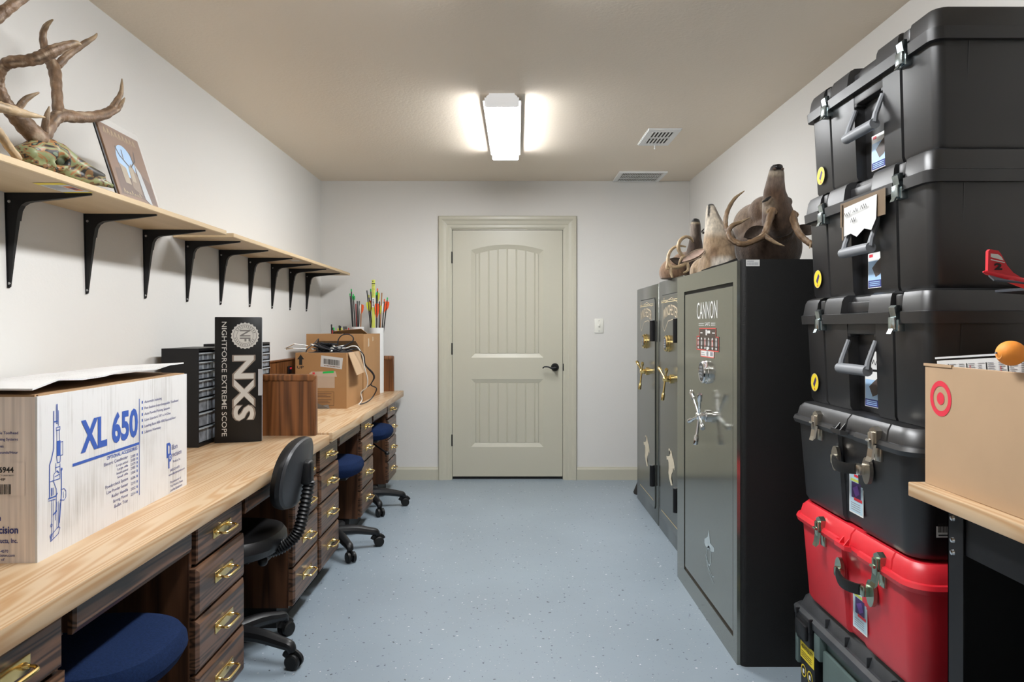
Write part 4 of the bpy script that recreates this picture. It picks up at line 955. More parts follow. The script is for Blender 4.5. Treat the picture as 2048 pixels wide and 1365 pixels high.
arr(775, 595, 0.02, T2, 'k', 'oo', 'g', 'rightmost arrow, orange vanes and a green nock', vstart=0.03, rot=0.1)
arr(748.5, 618, -0.01, T2, 'b', '', None, 'short wooden shaft below the yellow stick', r=0.006)
ys = thing('measuring_stick', 'yellow marked measuring stick standing in the right tube', 'ruler', (T2[0] - 0.012, T2[1] - 0.025, H2 + 0.012)); yb_ = Vector(ys.location)
tp_ = at(747, 560, 5.665) - yb_
MB().rbox((tp_.x - 0.013, -0.004, 0), (tp_.x + 0.013, 0.004, tp_.z), 0.002).build('stick', mat('stick_yellow', (0.62, 0.66, 0.12), 0.45), ys)
p = Print((tp_.x, -0.0042, 0), (1, 0, 0), (0, 0, 1)); p.rect(-0.012, tp_.z - 0.215, 0.012, tp_.z - 0.14, 1); p.rect(-0.0135, tp_.z - 0.034, 0.0135, tp_.z - 0.028, 0); p.disc(-0.004, tp_.z - 0.013, 0.004, 0)
for k in range(9): p.rect(-0.010, tp_.z - 0.045 - k * 0.010, 0.002 + 0.008 * (k % 3 == 0), tp_.z - 0.0435 - k * 0.010, 0)
for k in range(5): p.rect(-0.006, tp_.z - 0.205 + k * 0.011, 0.004, tp_.z - 0.198 + k * 0.011, 0, 1)
p.build('markings', [M_black, M_pwhite], ys)
spec = [(663, 649, 'k', 'k', 'black shaft end leftmost in the tall carton'), (664.5, 655, 'r', 'k', 'red banded shaft end in the tall carton'), (667.5, 655, 'k', 'g', 'green nock poking from the tall carton'), (676, 657, 'k', 'y', 'short yellow nock left of the twin black shafts'), (678.5, 651, 'k', 'k', 'taller of twin black shafts in the tall carton'), (681, 652, 'k', 'k', 'shorter of twin black shafts in the tall carton'), (683, 656, 'k', 'y', 'short yellow nock right of the twin black shafts'), (688, 653, 'k', 'k', 'lone black shaft end in the tall carton'), (692, 653, 'r', 'k', 'dark red shaft end in the tall carton'), (697, 656, 'r', 'r', 'rightmost short red shaft end in the tall carton')]
for px, py, s, n_, lab in spec:
    arrow(at(px, py, 5.36), at(px, 690, 5.36) + Vector((0, 0.01, 0)), s, '', n_, lab, r=0.0048)
    
# ------------------------------------------------------------------ skull, antlers and calendar on the near shelf
sk = thing('elk_skull', 'camouflage painted elk skull with large branching brown antlers on the shelf', 'skull', (-1.33, 2.2, ZS + 0.02)); sb = Vector(sk.location)
def A(px, py, Y): return at(px, py, Y) - sb
def skull_build(mb):
    def el(px, py, Y, r, sc=(1, 1, 1)): mb.ball(A(px, py, Y), r, 0, 12, sc)
    mb.tube([A(46, 307, 1.99), A(70, 303, 2.03), A(95, 305, 2.08)], [0.024, 0.036, 0.036], 14)                       # brain case
    mb.tube([A(92, 300, 2.08), A(118, 306, 2.13), A(145, 325, 2.19), A(175, 343, 2.26), A(208, 354, 2.35)], [0.034, 0.030, 0.025, 0.022, 0.010], 12)   # brow and nasal bones
    mb.tube([A(112, 332, 2.13), A(140, 346, 2.19), A(170, 356, 2.26), A(200, 364, 2.33), A(238, 377, 2.42)], [0.022, 0.025, 0.021, 0.014, 0.004], 12)  # upper jaw
    el(47, 306, 1.985, 0.026, (1.5, .6, .9)); el(96, 291, 2.08, 0.026, (1.2, 1, .8)); el(118, 298, 2.12, 0.016)
    mb.tube([A(62, 322, 2.00), A(90, 334, 2.05), A(112, 338, 2.10), A(130, 336, 2.15)], [0.007, 0.009, 0.012, 0.014], 8)     # cheek arch
    mb.tube([A(125, 305, 2.10), A(138, 318, 2.13), A(136, 332, 2.13), A(122, 338, 2.10)], [0.008, 0.008, 0.009, 0.009], 8)   # socket front
    mb.tube([A(125, 305, 2.10), A(108, 303, 2.08), A(102, 318, 2.06), A(110, 336, 2.07)], [0.008, 0.008, 0.007, 0.008], 8)
    mb.tube([A(60, 330, 2.06), A(110, 352, 2.16), A(160, 366, 2.28)], [0.012, 0.016, 0.012], 8)
organic('skull', skull_build, M_camo, sk, 0.005, 3)
es = MB(); es.ball(A(119, 320, 2.115), 0.020, 0, 12, (0.6, 1.0, 0.9)); es.build('eye_socket', mat('socket_green', (0.075, 0.09, 0.05), 0.5), sk)
def antler_mesh(segs, name, parent, A, m=None, seed=0, base=None):
    """tapering beams and tines with lengthwise grooves and paler tips"""
    mb = MB(); cols = []; n = 16; m = m or M_antler
    b = base or ((0.165, 0.098, 0.055) if m == M_antler else (0.40, 0.285, 0.165))
    for si, (pts, rad) in enumerate(segs):
        P = catmull([A(*q) for q in pts], 8); rr = lerps(rad, len(P)); rr = [r * (1 + 0.05 * math.sin(i * 1.3 + si)) for i, r in enumerate(rr)]
        mb.tube(P, rr, n)
        for i in range(len(P)):
            t = smooth(0.0115, 0.004, rr[i])
            for k in range(n):
                g = mnoise.noise(Vector((k * 0.9 + si * 3.1 + seed, i * 0.09, seed))) + 0.5 * mnoise.noise(Vector((k * 2.3, i * 0.25 + si, seed + 4)))
                f = 1.0 + 0.75 * g; pale = smooth(0.28, 0.5, g)
                c = tuple(x * max(0.35, f) for x in b); c = lerp3(c, (0.42, 0.34, 0.25), pale * 0.55); c = lerp3(c, (0.36, 0.27, 0.16), t * 0.6)
                cols.append(c)
    o = mb.build(name, m, parent)
    a = o.data.color_attributes.new('Col', 'FLOAT_COLOR', 'POINT')
    for i, c in enumerate(cols): a.data[i].color = (*c, 1)
    return o
def lerp3(a, b, t): return tuple(a[i] + (b[i] - a[i]) * t for i in range(3))
def smooth(a, b, x): t = min(1, max(0, (x - a) / (b - a))); return t * t * (3 - 2 * t)
antler_mesh([([(82, 286, 2.08), (94, 262, 2.10), (106, 243, 2.13), (122, 231, 2.16), (150, 234, 2.22), (180, 234, 2.29), (208, 229, 2.36), (226, 219, 2.40)], [.020, .019, .018, .020, .018, .017, .017, .015]),
             ([(222, 222, 2.39), (232, 204, 2.42), (242, 186, 2.45), (244, 158, 2.47)], [.013, .010, .008, .002]),
             ([(222, 222, 2.39), (233, 219, 2.42), (242, 208, 2.45), (249.5, 196, 2.47)], [.013, .011, .008, .002]),
             ([(118, 233, 2.15), (116, 217, 2.16), (113.5, 179, 2.18), (110, 145, 2.20), (104, 126, 2.21)], [.018, .016, .015, .018, .018]),
             ([(105, 128, 2.21), (90, 98, 2.22), (86, 70, 2.22), (93, 51, 2.21), (106, 39, 2.20)], [.015, .012, .010, .008, .002]),
             ([(105, 132, 2.21), (118, 128, 2.22), (135, 111, 2.24), (164, 90, 2.27), (188, 75, 2.30), (194, 67, 2.31)], [.014, .013, .011, .010, .006, .002]),
             ([(88, 266, 2.08), (93, 236, 2.07), (99, 213, 2.07)], [.012, .009, .002])], 'antler', sk, A)
antler_mesh([([(84, 281, 2.05), (60, 261, 2.01), (36, 235, 1.97), (14.5, 212, 1.94), (4, 190, 1.92), (-2, 168, 1.91), (0, 147, 1.90), (9, 131, 1.90), (24, 124, 1.90), (56, 121, 1.91), (80, 115, 1.92), (102, 104, 1.93), (126, 94, 1.95), (150, 86, 1.97), (163, 90, 1.98)], [.024, .026, .024, .018, .015, .013, .013, .015, .016, .015, .017, .017, .013, .008, .002]),
             ([(34, 222, 1.96), (51, 199, 1.97), (78.6, 185, 1.99)], [.010, .009, .002])], 'antler', sk, A)
bu = MB()
for (px, py, Y) in ((82, 284, 2.07), (78, 280, 2.045)):
    bu.ball(A(px, py, Y), 0.027, 0, 12, (1, 1, 0.7))
bu.build('burr', M_burr, sk)
# second, paler loose antler reaching in from the left
sh = thing('antler', 'loose paler antler at the left edge of the photo in front of the skull', 'antler', at(36, 318, 1.93)); shb = Vector(sh.location)
def B(px, py, Y): return at(px, py, Y) - shb
antler_mesh([([(-60, 195, 1.70), (-25, 207, 1.74), (0, 214, 1.77), (24, 220, 1.80), (56, 229, 1.84), (90, 235, 1.88)], [.014, .014, .0135, .012, .009, .0015]),
             ([(-60, 195, 1.70), (-30, 235, 1.76), (0, 268, 1.82), (15, 290, 1.87), (37, 318, 1.93)], [.012, .012, .011, .011, .010])], 'tine', sh, B, M_antlertip)
antler_mesh([([(-60, 200, 1.70), (-75, 150, 1.70), (-60, 95, 1.72), (-25, 52, 1.76), (0, 30, 1.78), (24, 11, 1.80), (60, -12, 1.84), (110, -30, 1.90)], [.015, .016, .017, .016, .0145, .0135, .011, .003])], 'beam', sh, B)
# calendar in a clear sleeve, leaning back on the antler
BLc, BRc = Vector((-1.283, 2.385, ZS + 0.0205)), Vector((-1.292, 2.668, ZS + 0.0205))
TLc = at(213, 232, 2.475); 
U = (BRc - BLc).normalized(); V0 = TLc - BLc; V = (V0 - U * V0.dot(U)).normalized(); Hc = 0.262; Wc = (BRc - BLc).length; Nn = U.cross(V)
cal = thing('calendar', 'hunting calendar with a deer picture in a clear sleeve leaning on the antlers', 'calendar', BLc)
th = -Nn * 0.010
for k, (m_, off) in enumerate(((M_black, 2), (M_pgrey, 1), (M_pbrown, 0))):
    mb = MB(); sh_ = Nn * (-0.0045 * off); mb.prism([sh_, sh_ + U * Wc, sh_ + U * Wc + V * Hc, sh_ + V * Hc], -Nn * 0.0035); mb.build('page_block' if k else 'backing_board', m_, cal)
p = Print((0, 0, 0), U, V)
p.rect(0, 0, Wc, Hc, 0); p.poly([(0.02, 0.012), (Wc * .5, 0.02), (Wc * .97, 0.012), (Wc * .97, Hc * .35), (Wc * .7, Hc * .5), (0.03, Hc * .4)], 1, 1)
p.disc(0.125, 0.145, 0.060, 2, 2); p.poly([(0.075, 0.06), (0.115, 0.06), (0.110, 0.12), (0.07, 0.13)], 3, 3); p.poly([(0.12, 0.05), (0.175, 0.03), (0.185, 0.10), (0.155, 0.145), (0.13, 0.12)], 4, 3)
for s_, pts in ((0, [(0.14, 0.13), (0.09, 0.16), (0.075, 0.19)]), (0, [(0.11, 0.15), (0.115, 0.185)]), (0, [(0.15, 0.13), (0.20, 0.165), (0.21, 0.20)]), (0, [(0.18, 0.15), (0.175, 0.19)])): p.line(pts, 0.005, 5, 4)
p.poly([(0.132, 0.075), (0.158, 0.075), (0.162, 0.125), (0.145, 0.135), (0.130, 0.125)], 3, 4); p.poly([(0.19, 0.02), (0.235, 0.0), (0.215, 0.12), (0.185, 0.15)], 6, 4)
for k in range(9): p.line([(0.03 + k * 0.025, Hc - 0.035 + 0.004 * (k % 2)), (0.036 + k * 0.025, Hc - 0.014), (0.044 + k * 0.025, Hc - 0.034)], 0.004, 7, 2)
for k in range(7): p.line([(0.04 + k * 0.018, 0.018), (0.043 + k * 0.018, 0.034 - 0.008 * (k % 3 > 0)), (0.052 + k * 0.018, 0.02)], 0.003, 7, 4)
p.build('cover_print', [mat('cover_tan', (0.22, 0.115, 0.062), 0.4), mat('cover_brown', (0.13, 0.065, 0.038), 0.4), M_psky, mat('cover_straw', (0.40, 0.32, 0.22), 0.4), mat('cover_dun', (0.26, 0.18, 0.12), 0.4), mat('cover_dark', (0.06, 0.035, 0.02), 0.4), mat('cover_mist', (0.50, 0.53, 0.55), 0.4), mat('cover_gold', (0.50, 0.36, 0.18), 0.4)], cal)
mb = MB(); o_ = Nn * 0.004 - U * 0.004; mb.prism([o_, o_ + U * (Wc + 0.010), o_ + U * (Wc + 0.010) + V * (Hc + 0.022), o_ + V * (Hc + 0.022)], Nn * 0.0006); mb.build('clear_sleeve', M_clear, cal)
# ------------------------------------------------------------------ gun safes
def keypad(t, y, z, r, m_ring, x=0.0):
    k = MB(); k.lathe([(r + 0.002, x), (r + 0.002, x - 0.006), (r, x - 0.008), (r, x - 0.020), (r - 0.005, x - 0.025), (r - 0.008, x - 0.023)], (0, y, z), 'x', 28); o = k.build('keypad', m_ring, t)
    f = MB(); f.lathe([(r - 0.007, x - 0.022), (r - 0.009, x - 0.0245), (0.001, x - 0.0245)], (0, y, z), 'x', 24); f.build('keypad_face', mat('keypad_dark', (0.05, 0.05, 0.05), 0.4), o)
    for i in range(3):
        for j in range(4):
            b = MB(); b.rbox((x - 0.027, y - 0.020 + i * 0.0145, z - 0.025 + j * 0.0135), (x - 0.0235, y - 0.009 + i * 0.0145, z - 0.0155 + j * 0.0135), 0.001, 1); b.build('key', M_greyplastic, o)
def spoke_wheel(t, y, z, n, a0, L, m, x=0.0, out=0.052):
    h = MB(); h.lathe([(0.026, x), (0.026, x - 0.012), (0.017, x - 0.016), (0.017, x - out + 0.006), (0.013, x - out), (0.001, x - out)], (0, y, z), 'x', 20)
    o = h.build('wheel_hub', m, t)
    for k in range(n):
        a = R(a0 + 360 / n * k); d = Vector((0, math.sin(a), math.cos(a))); c = Vector((x - out + 0.012, y, z)); f = Vector((-0.014, 0, 0))
        s = MB(); s.tube([c + d * 0.008, c + d * (L * 0.62) + f * 0.6, c + d * (L * 0.66) + f * 0.65, c + d * (L * 0.70) + f * 0.7, c + d * (L - 0.004) + f, c + d * L + f], [0.0055, 0.0062, 0.0065, 0.0098, 0.0102, 0.008], 14)
        s.build('wheel_spoke', m, o)

XS = 0.85
cn = thing('gun_safe', 'large dark grey gun safe with a chrome five-spoke wheel and red sticker', 'safe', (XS, 2.661, 0), 0, 'gun safes')
LW, HS, DS = 0.982, 1.498, 0.60
body = MB()
# shell with rounded front vertical edges; opening for the door
def ring_xy(z, r): 
    pts = []
    for cx0, cy0, a0 in ((r, r, 180), (r, LW - r, 90)):
        pass
    return rrect(0.0, DS, 0.0, LW, r, 5, z)
body.loft([ring_xy(0.0, 0.020), ring_xy(HS, 0.020)])
body_o = body.build('shell', M_safeblack, cn)
fr = MB(); dY0, dY1, dZ0, dZ1 = 0.062, 0.830, 0.085, 1.418; th = 0.012
fr.box((-th, 0.016, 0.0), (0.0, dY0, HS - 0.004)); fr.box((-th, dY1, 0.0), (0.0, LW - 0.012, HS - 0.004)); fr.box((-th, dY0, 0.0), (0.0, dY1, dZ0)); fr.box((-th, dY0, dZ1), (0.0, dY1, HS - 0.004))
fr.build('front_frame', M_safe, cn)
gp = MB(); gp.box((-0.0012, dY0, dZ0), (0.0, dY1, dZ1)); gp.build('door_gap', M_black, cn)
dr_ = MB(); dr_.box((-th - 0.0005, dY0 + 0.002, dZ0 + 0.020), (-0.0012, dY1 - 0.026, dZ1 - 0.016)); d_o = dr_.build('door', M_safe, cn)
sill = MB().box((-0.003, dY0, dZ0), (-0.0012, dY1, dZ0 + 0.012)); sill.build('door_sill', mat('brown_sill', (0.10, 0.075, 0.06), 0.5), cn)  # brown strip along the bottom of the door gap
wf = -th - 0.0005
keypad(d_o, 0.422, 1.058, 0.048, M_chrome, wf)
spoke_wheel(d_o, 0.400, 0.874, 5, 180, 0.122, M_chrome, wf)
# print on the door: reads left to right as y decreases
p = Print((wf, 0, 0), (0, -1, 0), (0, 0, 1)); Yl = lambda Y: -(Y - 2.661)
p.text('CANNON', Yl(3.245), 1.285, 0.074, 0, w=0.318, bold=0.0); p.text('SAFE', Yl(3.115), 1.255, 0.014, 0, w=0.08)
for z in (1.264, 1.256): p.rect(Yl(3.215), z, Yl(3.13), z + 0.002, 0); p.rect(Yl(3.02), z, Yl(2.955), z + 0.002, 0)
MD = [M_pwhite, mat('sticker_brown', (0.07, 0.05, 0.04), 0.5), M_pwhite, M_pred2, M_pgrey, M_pfaint]
p.build('brand_lettering', MD, d_o)
st_o = [(Yl(3.20), 1.150), (Yl(3.20), 1.243), (Yl(2.945), 1.243), (Yl(2.945), 1.208), (Yl(2.905), 1.208), (Yl(2.905), 1.150), (Yl(2.975), 1.150), (Yl(2.975), 1.122), (Yl(3.18), 1.122), (Yl(3.18), 1.150), (Yl(3.245), 1.150), (Yl(3.245), 1.208), (Yl(3.20), 1.208)]
p.rect(Yl(3.245), 1.150, Yl(2.905), 1.208, 1); p.rect(Yl(3.20), 1.208, Yl(2.945), 1.243, 1); p.rect(Yl(3.18), 1.122, Yl(2.975), 1.150, 2)
p.line([(Yl(3.245), 1.150), (Yl(3.245), 1.208), (Yl(3.20), 1.208), (Yl(3.20), 1.243), (Yl(2.945), 1.243), (Yl(2.945), 1.208), (Yl(2.905), 1.208), (Yl(2.905), 1.150)], 0.0035, 3, 2, True); p.line([(Yl(3.18), 1.150), (Yl(3.18), 1.122), (Yl(2.975), 1.122), (Yl(2.975), 1.150)], 0.0035, 3, 2)
for k in range(6):
    c = Yl(3.222) + k * 0.056; p.rect(c - 0.010, 1.164, c + 0.010, 1.194, 2, 1); p.disc(c, 1.194, 0.010, 2, 1, 14); p.disc(c, 1.164, 0.010, 2, 1, 14); p.rect(c - 0.004, 1.166, c + 0.004, 1.196, 3 if k % 2 == 0 else 4, 2)
p.rect(Yl(3.10), 1.214, Yl(3.08), 1.238, 2, 1); p.rect(Yl(3.075), 1.222, Yl(3.03), 1.234, 2, 1); p.rect(Yl(3.185), 1.222, Yl(3.15), 1.226, 2, 1); p.rect(Yl(3.0), 1.222, Yl(2.96), 1.226, 2, 1); p.rect(Yl(3.085), 1.124, Yl(3.06), 1.165, 2, 2); p.disc(Yl(3.072), 1.136, 0.012, 4, 3)
p.rect(Yl(3.17), 1.128, Yl(3.11), 1.131, 4, 1); p.rect(Yl(3.17), 1.138, Yl(3.12), 1.141, 4, 1); p.rect(Yl(3.03), 1.128, Yl(2.99), 1.145, 4, 1)
p.build('red_sticker', MD, d_o)
# small cannon emblem low on the door
e0, ez = Yl(3.12), 0.245
p.poly([(e0, ez + 0.075), (e0 + 0.02, ez + 0.066), (e0 + 0.11, ez + 0.070), (e0 + 0.15, ez + 0.082), (e0 + 0.15, ez + 0.098), (e0 + 0.09, ez + 0.100), (e0 + 0.07, ez + 0.150), (e0 + 0.05, ez + 0.115), (e0 + 0.0, ez + 0.092)], 5)
p.disc(e0 + 0.07, ez + 0.040, 0.032, 5, 0, r0=0.026, ry=0.042); p.line([(e0 + 0.02, ez + 0.03), (e0 + 0.06, ez - 0.01), (e0 + 0.12, ez - 0.03), (e0 + 0.15, ez - 0.02)], 0.004, 5); p.line([(e0 + 0.03, ez + 0.01), (e0 + 0.08, ez - 0.03), (e0 + 0.14, ez - 0.05)], 0.003, 5)
p.build('cannon_emblem', MD, d_o)
q = Print((0, 0, 0), (1, 0, 0), (0, 0, 1)); q.rect(0.016, 1.472, 0.066, 1.496, 0)
x = 0.020
while x < 0.060: q.rect(x, 1.476, x + 0.0018, 1.486, 1, 1); x += 0.0032
q.rect(0.020, 1.489, 0.045, 1.492, 1, 1); q.build('barcode_sticker', [M_paper, M_pgrey], cn)

def winchester(Y0, Y1, H, label, dY0, dY1, yk, yh, hy, ty0, ty1, em):
    L = Y1 - Y0
    t = thing('gun_safe', label, 'safe', (0.926, Y0, 0), 0, 'gun safes')
    MB().rbox((0.003, 0.0, 0.0), (0.52, L, H), 0.006).build('shell', M_safedark, t)
    g = MB(); g.loft([[(0.002, y, z) for y, z, _ in rrect(dY0, dY1, 0.085, H - 0.085, 0.04, 6)], [(0.0035, y, z) for y, z, _ in rrect(dY0, dY1, 0.085, H - 0.085, 0.04, 6)]]); g.build('door_gap', M_black, t)
    d = MB(); lo = lambda x, i: [(x, y, z) for y, z, _ in rrect(dY0 + 0.006 + i, dY1 - 0.006 - i, 0.091 + i, H - 0.091 - i, 0.038, 6)]
    d.loft([lo(0.003, 0), lo(-0.003, 0), lo(-0.005, 0.003)], smooth=False); do = d.build('door', M_safedark, t)
    for hz in (0.30, H - 0.30):
        h = MB(); h.cyl((-0.018, hy, hz - 0.066), (-0.018, hy, hz + 0.066), 0.016, n=16); h.box((-0.02, hy - 0.02, hz - 0.060), (-0.004, hy + 0.02, hz + 0.060)); ho = h.build('hinge', M_blackmetal, t)
        MB().cyl((-0.018, hy, hz + 0.066), (-0.018, hy, hz + 0.070), 0.015, n=16).build('hinge_pin', M_steel, ho)
    keypad(do, yk, 1.155, 0.047, M_brass, -0.005); spoke_wheel(do, yh, 0.955, 3, 180, 0.122, M_brass, -0.005)
    p = Print((-0.005, 0, 0), (0, -1, 0), (0, 0, 1))
    p.rect(-dY1 + 0.035, H - 0.135, -dY0 - 0.05, H - 0.130, 0); p.rect(-dY1 + 0.035, H - 0.124, -dY0 - 0.05, H - 0.121, 0); p.build('upper_pinstripe', [M_pgold], do); p.rect(-dY1 + 0.04, 0.135, -dY0 - 0.05, 0.141, 0)
    MW = [M_pgold, mat('print_tan', (0.56, 0.46, 0.33), 0.5), M_pcream]; p.build('lower_pinstripe', MW, do)
    # arched lettering with a swash
    vs, fs, tw = text_geo('WINCHESTER', 0.01); w_ = ty1 - ty0; k = 0.075
    p.mb.add([p.P(-ty1 + x_ / tw * w_, 1.290 + 0.050 * math.sin(math.pi * (0.15 + 0.7 * x_ / tw)) + y_ * k * 1.15 - 0.02, 0) for x_, y_ in vs], fs, 1)
    p.line([(-ty1 - 0.012, 1.395), (-ty1 - 0.014, 1.255), (-ty1 + 0.03, 1.225), (-ty1 + w_ * 0.35, 1.285), (-ty1 + w_ * 0.7, 1.295), (-ty1 + w_, 1.270)], 0.004, 1); p.line([(-ty1 - 0.012, 1.395), (-ty1 + w_ * 0.3, 1.405), (-ty1 + w_ * 0.6, 1.418), (-ty1 + w_, 1.385)], 0.004, 1); p.disc(-ty1 + 0.02, 1.412, 0.014, 1, 0, r0=0.010)
    p.build('brand_lettering', MW, do)
    # rider on a horse, cream silhouette
    s = [(0, 0.62), (-.12, .60), (-.10, .52), (0, .55), (.03, .48), (-.05, .36), (-.18, .30), (-.30, .28), (-.26, .14), (-.18, .20), (-.12, .10), (-.10, -.10), (-.14, -.26), (-.06, -.44), (.08, -.62), (.20, -.56), (.10, -.38), (.12, -.22), (.24, -.06), (.24, .06), (.34, .0), (.36, .12), (.28, .34), (.20, .40), (.14, .52), (.10, .62), (.05, .56)]
    # triangulated by fan over a spine so that the outline may be concave
    bmt = bmesh.new(); vv = [bmt.verts.new(p.P(-em[0] + a * 0.32, em[1] + b * 0.165, 0)) for a, b in s]; f = bmt.faces.new(vv); r = bmesh.ops.triangulate(bmt, faces=[f]); bmt.verts.index_update()
    p.mb.add([v.co.copy() for v in bmt.verts], [[v.index for v in ff.verts] for ff in bmt.faces], 2); bmt.free()
    p.build('rider_emblem', MW, do)
    return t
winchester(4.545, 5.300, 1.525, 'dark grey gun safe with brass wheel standing farthest, by the back wall', 0.060, 0.625, 0.355, 0.305, 0.085, 0.17, 0.56, (0.355, 0.415))
winchester(3.880, 4.520, 1.530, 'dark grey gun safe with brass wheel between the other two safes', 0.050, 0.570, 0.320, 0.240, 0.090, 0.10, 0.47, (0.290, 0.446))

# black soft case standing behind the farthest safe
bg = thing('soft_case', 'black soft case slumped on the floor behind the farthest safe', 'bag', (0.98, 5.44, 0))
mb = MB(); loops = []
for z, w_, x0 in ((0.0, 0.11, -0.05), (0.015, 0.125, -0.055), (0.10, 0.10, -0.02), (0.22, 0.08, 0.01), (0.40, 0.06, 0.05), (0.52, 0.03, 0.09)):
    loops.append([(x0 + w_ + w_ * math.cos(a), 0.075 * math.sin(a), z) for a in [2 * math.pi * k / 18 for k in range(18)]])
mb.loft(loops); mb.build('bag_body', M_blackcloth, bg)
mb = MB(); mb.tube([(0.09, 0, 0.50), (0.10, 0.01, 0.56), (0.13, 0.01, 0.56), (0.14, 0, 0.50)], 0.008, 8); mb.build('carry_loop', M_blackcloth, bg)

# ------------------------------------------------------------------ storage trunks
def notched(L, D, r, notches, z, inset=0.0, seg=4, sc=1.0):
    """outline of a trunk seen from above; front edge x=0 carries the notches (y0, y1, depth, slope)"""
    P = [(0.0, L - r)]
    for y0, y1, d in sorted(notches, key=lambda q: -q[0]):
        s = min(0.006, (y1 - y0) * 0.3); P += [(0.0, y1), (d, y1 - s), (d, y0 + s), (0.0, y0)]
    P += [(0.0, r)]
    for cx, cy, a0 in ((r, r, 180), (D - r, r, 270), (D - r, L - r, 0), (r, L - r, 90)):
        for k in range(seg + 1):
            a = R(a0 + 90 * k / seg); q = (cx + r * math.cos(a), cy + r * math.sin(a))
            if (abs(q[0] - P[-1][0]) + abs(q[1] - P[-1][1])) > 1e-6: P.append(q)
    if (abs(P[0][0] - P[-1][0]) + abs(P[0][1] - P[-1][1])) < 1e-6: P.pop()
    cx, cy = D / 2, L / 2
    fx, fy = (D - 2 * inset) / D, (L - 2 * inset) / L
    return [(cx + (x - cx) * fx, cy + (y - cy) * fy, z) for x, y in P]

def tall_trunk(loc, label, first=None):
    L, D, H = 0.732, 0.435, 0.336
    t = thing('storage_trunk', label, 'trunk', loc, 0, 'storage trunks')
    ch = [(0.255, 0.425, 0.030), (0.152, 0.166, 0.012), (0.580, 0.594, 0.012)]
    b = MB(); b.loft([notched(L, D, 0.026, ch, z, i) for z, i in ((0.0, 0.026), (0.012, 0.020), (0.275, 0.010))], smooth=True)
    b.rbox((0.012, 0.255, 0.222), (0.05, 0.425, 0.272), 0.004); b.rbox((0.013, 0.25, 0.215), (0.05, 0.272, 0.24), 0.003); b.rbox((0.013, 0.408, 0.215), (0.05, 0.430, 0.24), 0.003)
    b.prism([(0.088, 0.0215, 0.03), (0.088, 0.0095, 0.250), (0.088, 0.02, 0.250), (0.088, 0.03, 0.03)], (0.003, 0, 0))
    b.build('body', M_blackplastic, t)
    l = MB(); nl = [(0.108, 0.160, 0.020), (0.555, 0.605, 0.020)]
    l.loft([notched(L, D, 0.028, nl, z, i) for z, i in ((0.252, 0.004), (0.252, -0.004), (0.280, -0.006), (0.283, 0.001))])
    nt_ = [(0.105, 0.163, 0.055), (0.275, 0.440, 0.028), (0.553, 0.608, 0.055)]
    l.loft([notched(L, D, 0.028, nt_, z, i) for z, i in ((0.281, -0.001), (0.318, 0.004), (0.330, 0.009), (H, 0.020))])
    l.rbox((0.02, 0.270, 0.284), (0.06, 0.445, 0.316), 0.004); l.rbox((0.008, 0.118, 0.286), (0.07, 0.150, 0.326), 0.004); l.rbox((0.008, 0.566, 0.286), (0.07, 0.596, 0.326), 0.004)
    l.build('lid', M_blackplastic, t)
    for y in (0.134, 0.581):
        c = MB(); c.rbox((-0.006, y - 0.021, 0.232), (0.014, y + 0.021, 0.262), 0.002); c.rbox((-0.014, y - 0.017, 0.236), (-0.004, y + 0.013, 0.268), 0.002); c.prism([(-0.006, y - 0.015, 0.262), (-0.012, y - 0.015, 0.292), (-0.006, y - 0.015, 0.298), (0.002, y - 0.015, 0.298), (0.002, y - 0.015, 0.262)], (0, 0.028, 0)); c.prism([(-0.014, y - 0.012, 0.238), (-0.020, y - 0.012, 0.226), (-0.016, y - 0.012, 0.226), (-0.008, y - 0.012, 0.240)], (0, 0.02, 0))
        c.build('latch', M_zinc, t)
    h = MB(); ya, yb = 0.262, 0.418
    h.tube([(0.014, ya, 0.205), (-0.006, ya, 0.150), (-0.010, ya, 0.128)], [0.007, 0.008, 0.010], 8, 0, True, True, 1.0); h.tube([(0.014, yb, 0.205), (-0.006, yb, 0.150), (-0.010, yb, 0.128)], [0.007, 0.008, 0.010], 8); h.tube([(-0.011, ya - 0.006, 0.124), (-0.012, (ya + yb) / 2, 0.124), (-0.011, yb + 0.006, 0.124)], [0.0145, 0.015, 0.0145], 12)
    h.build('handle', M_greyplastic, t)
    # product picture in the channel
    p = Print((0.041, 0, 0), (0, -1, 0), (0, 0, 1), 0.0008); u0 = -0.375
    p.rect(u0, 0.018, u0 + 0.108, 0.118, 0); p.rect(u0 + 0.003, 0.020, u0 + 0.105, 0.095, 1, 1); p.rect(u0 + 0.003, 0.020, u0 + 0.080, 0.040, 2, 2); p.poly([(u0 + 0.025, 0.075), (u0 + 0.05, 0.09), (u0 + 0.095, 0.112), (u0 + 0.098, 0.085), (u0 + 0.07, 0.055), (u0 + 0.045, 0.048)], 3, 2); p.rect(u0 + 0.008, 0.106, u0 + 0.028, 0.114, 4, 2); p.rect(u0 + 0.086, 0.022, u0 + 0.103, 0.040, 5, 2)
    for k in range(3): p.rect(u0 + 0.010, 0.024 + 0.005 * k, u0 + 0.07, 0.026 + 0.005 * k, 1, 3)
    p.build('picture_label', [M_pwhite, M_psky, M_pnavy, mat('print_trunk', (0.07, 0.05, 0.045), 0.5), M_pred, M_paper], t)
    p = Print((0.0125, 0, 0), (0, -1, 0), (0, 0, 1), 0.002); c0 = -0.652
    p.o.x = 0.0125; p.disc(c0, 0.064, 0.029, 0); p.disc(c0, 0.064, 0.029, 2, 1, r0=0.0275); p.poly([(c0 - 0.012, 0.058), (c0 + 0.006, 0.082), (c0 + 0.014, 0.072), (c0 - 0.002, 0.048)], 1, 1); p.rect(c0 - 0.002, 0.040, c0 + 0.004, 0.046, 3, 1)
    p.build('round_sticker', [M_pyellow, M_pviolet, M_pgold, M_pred], t)
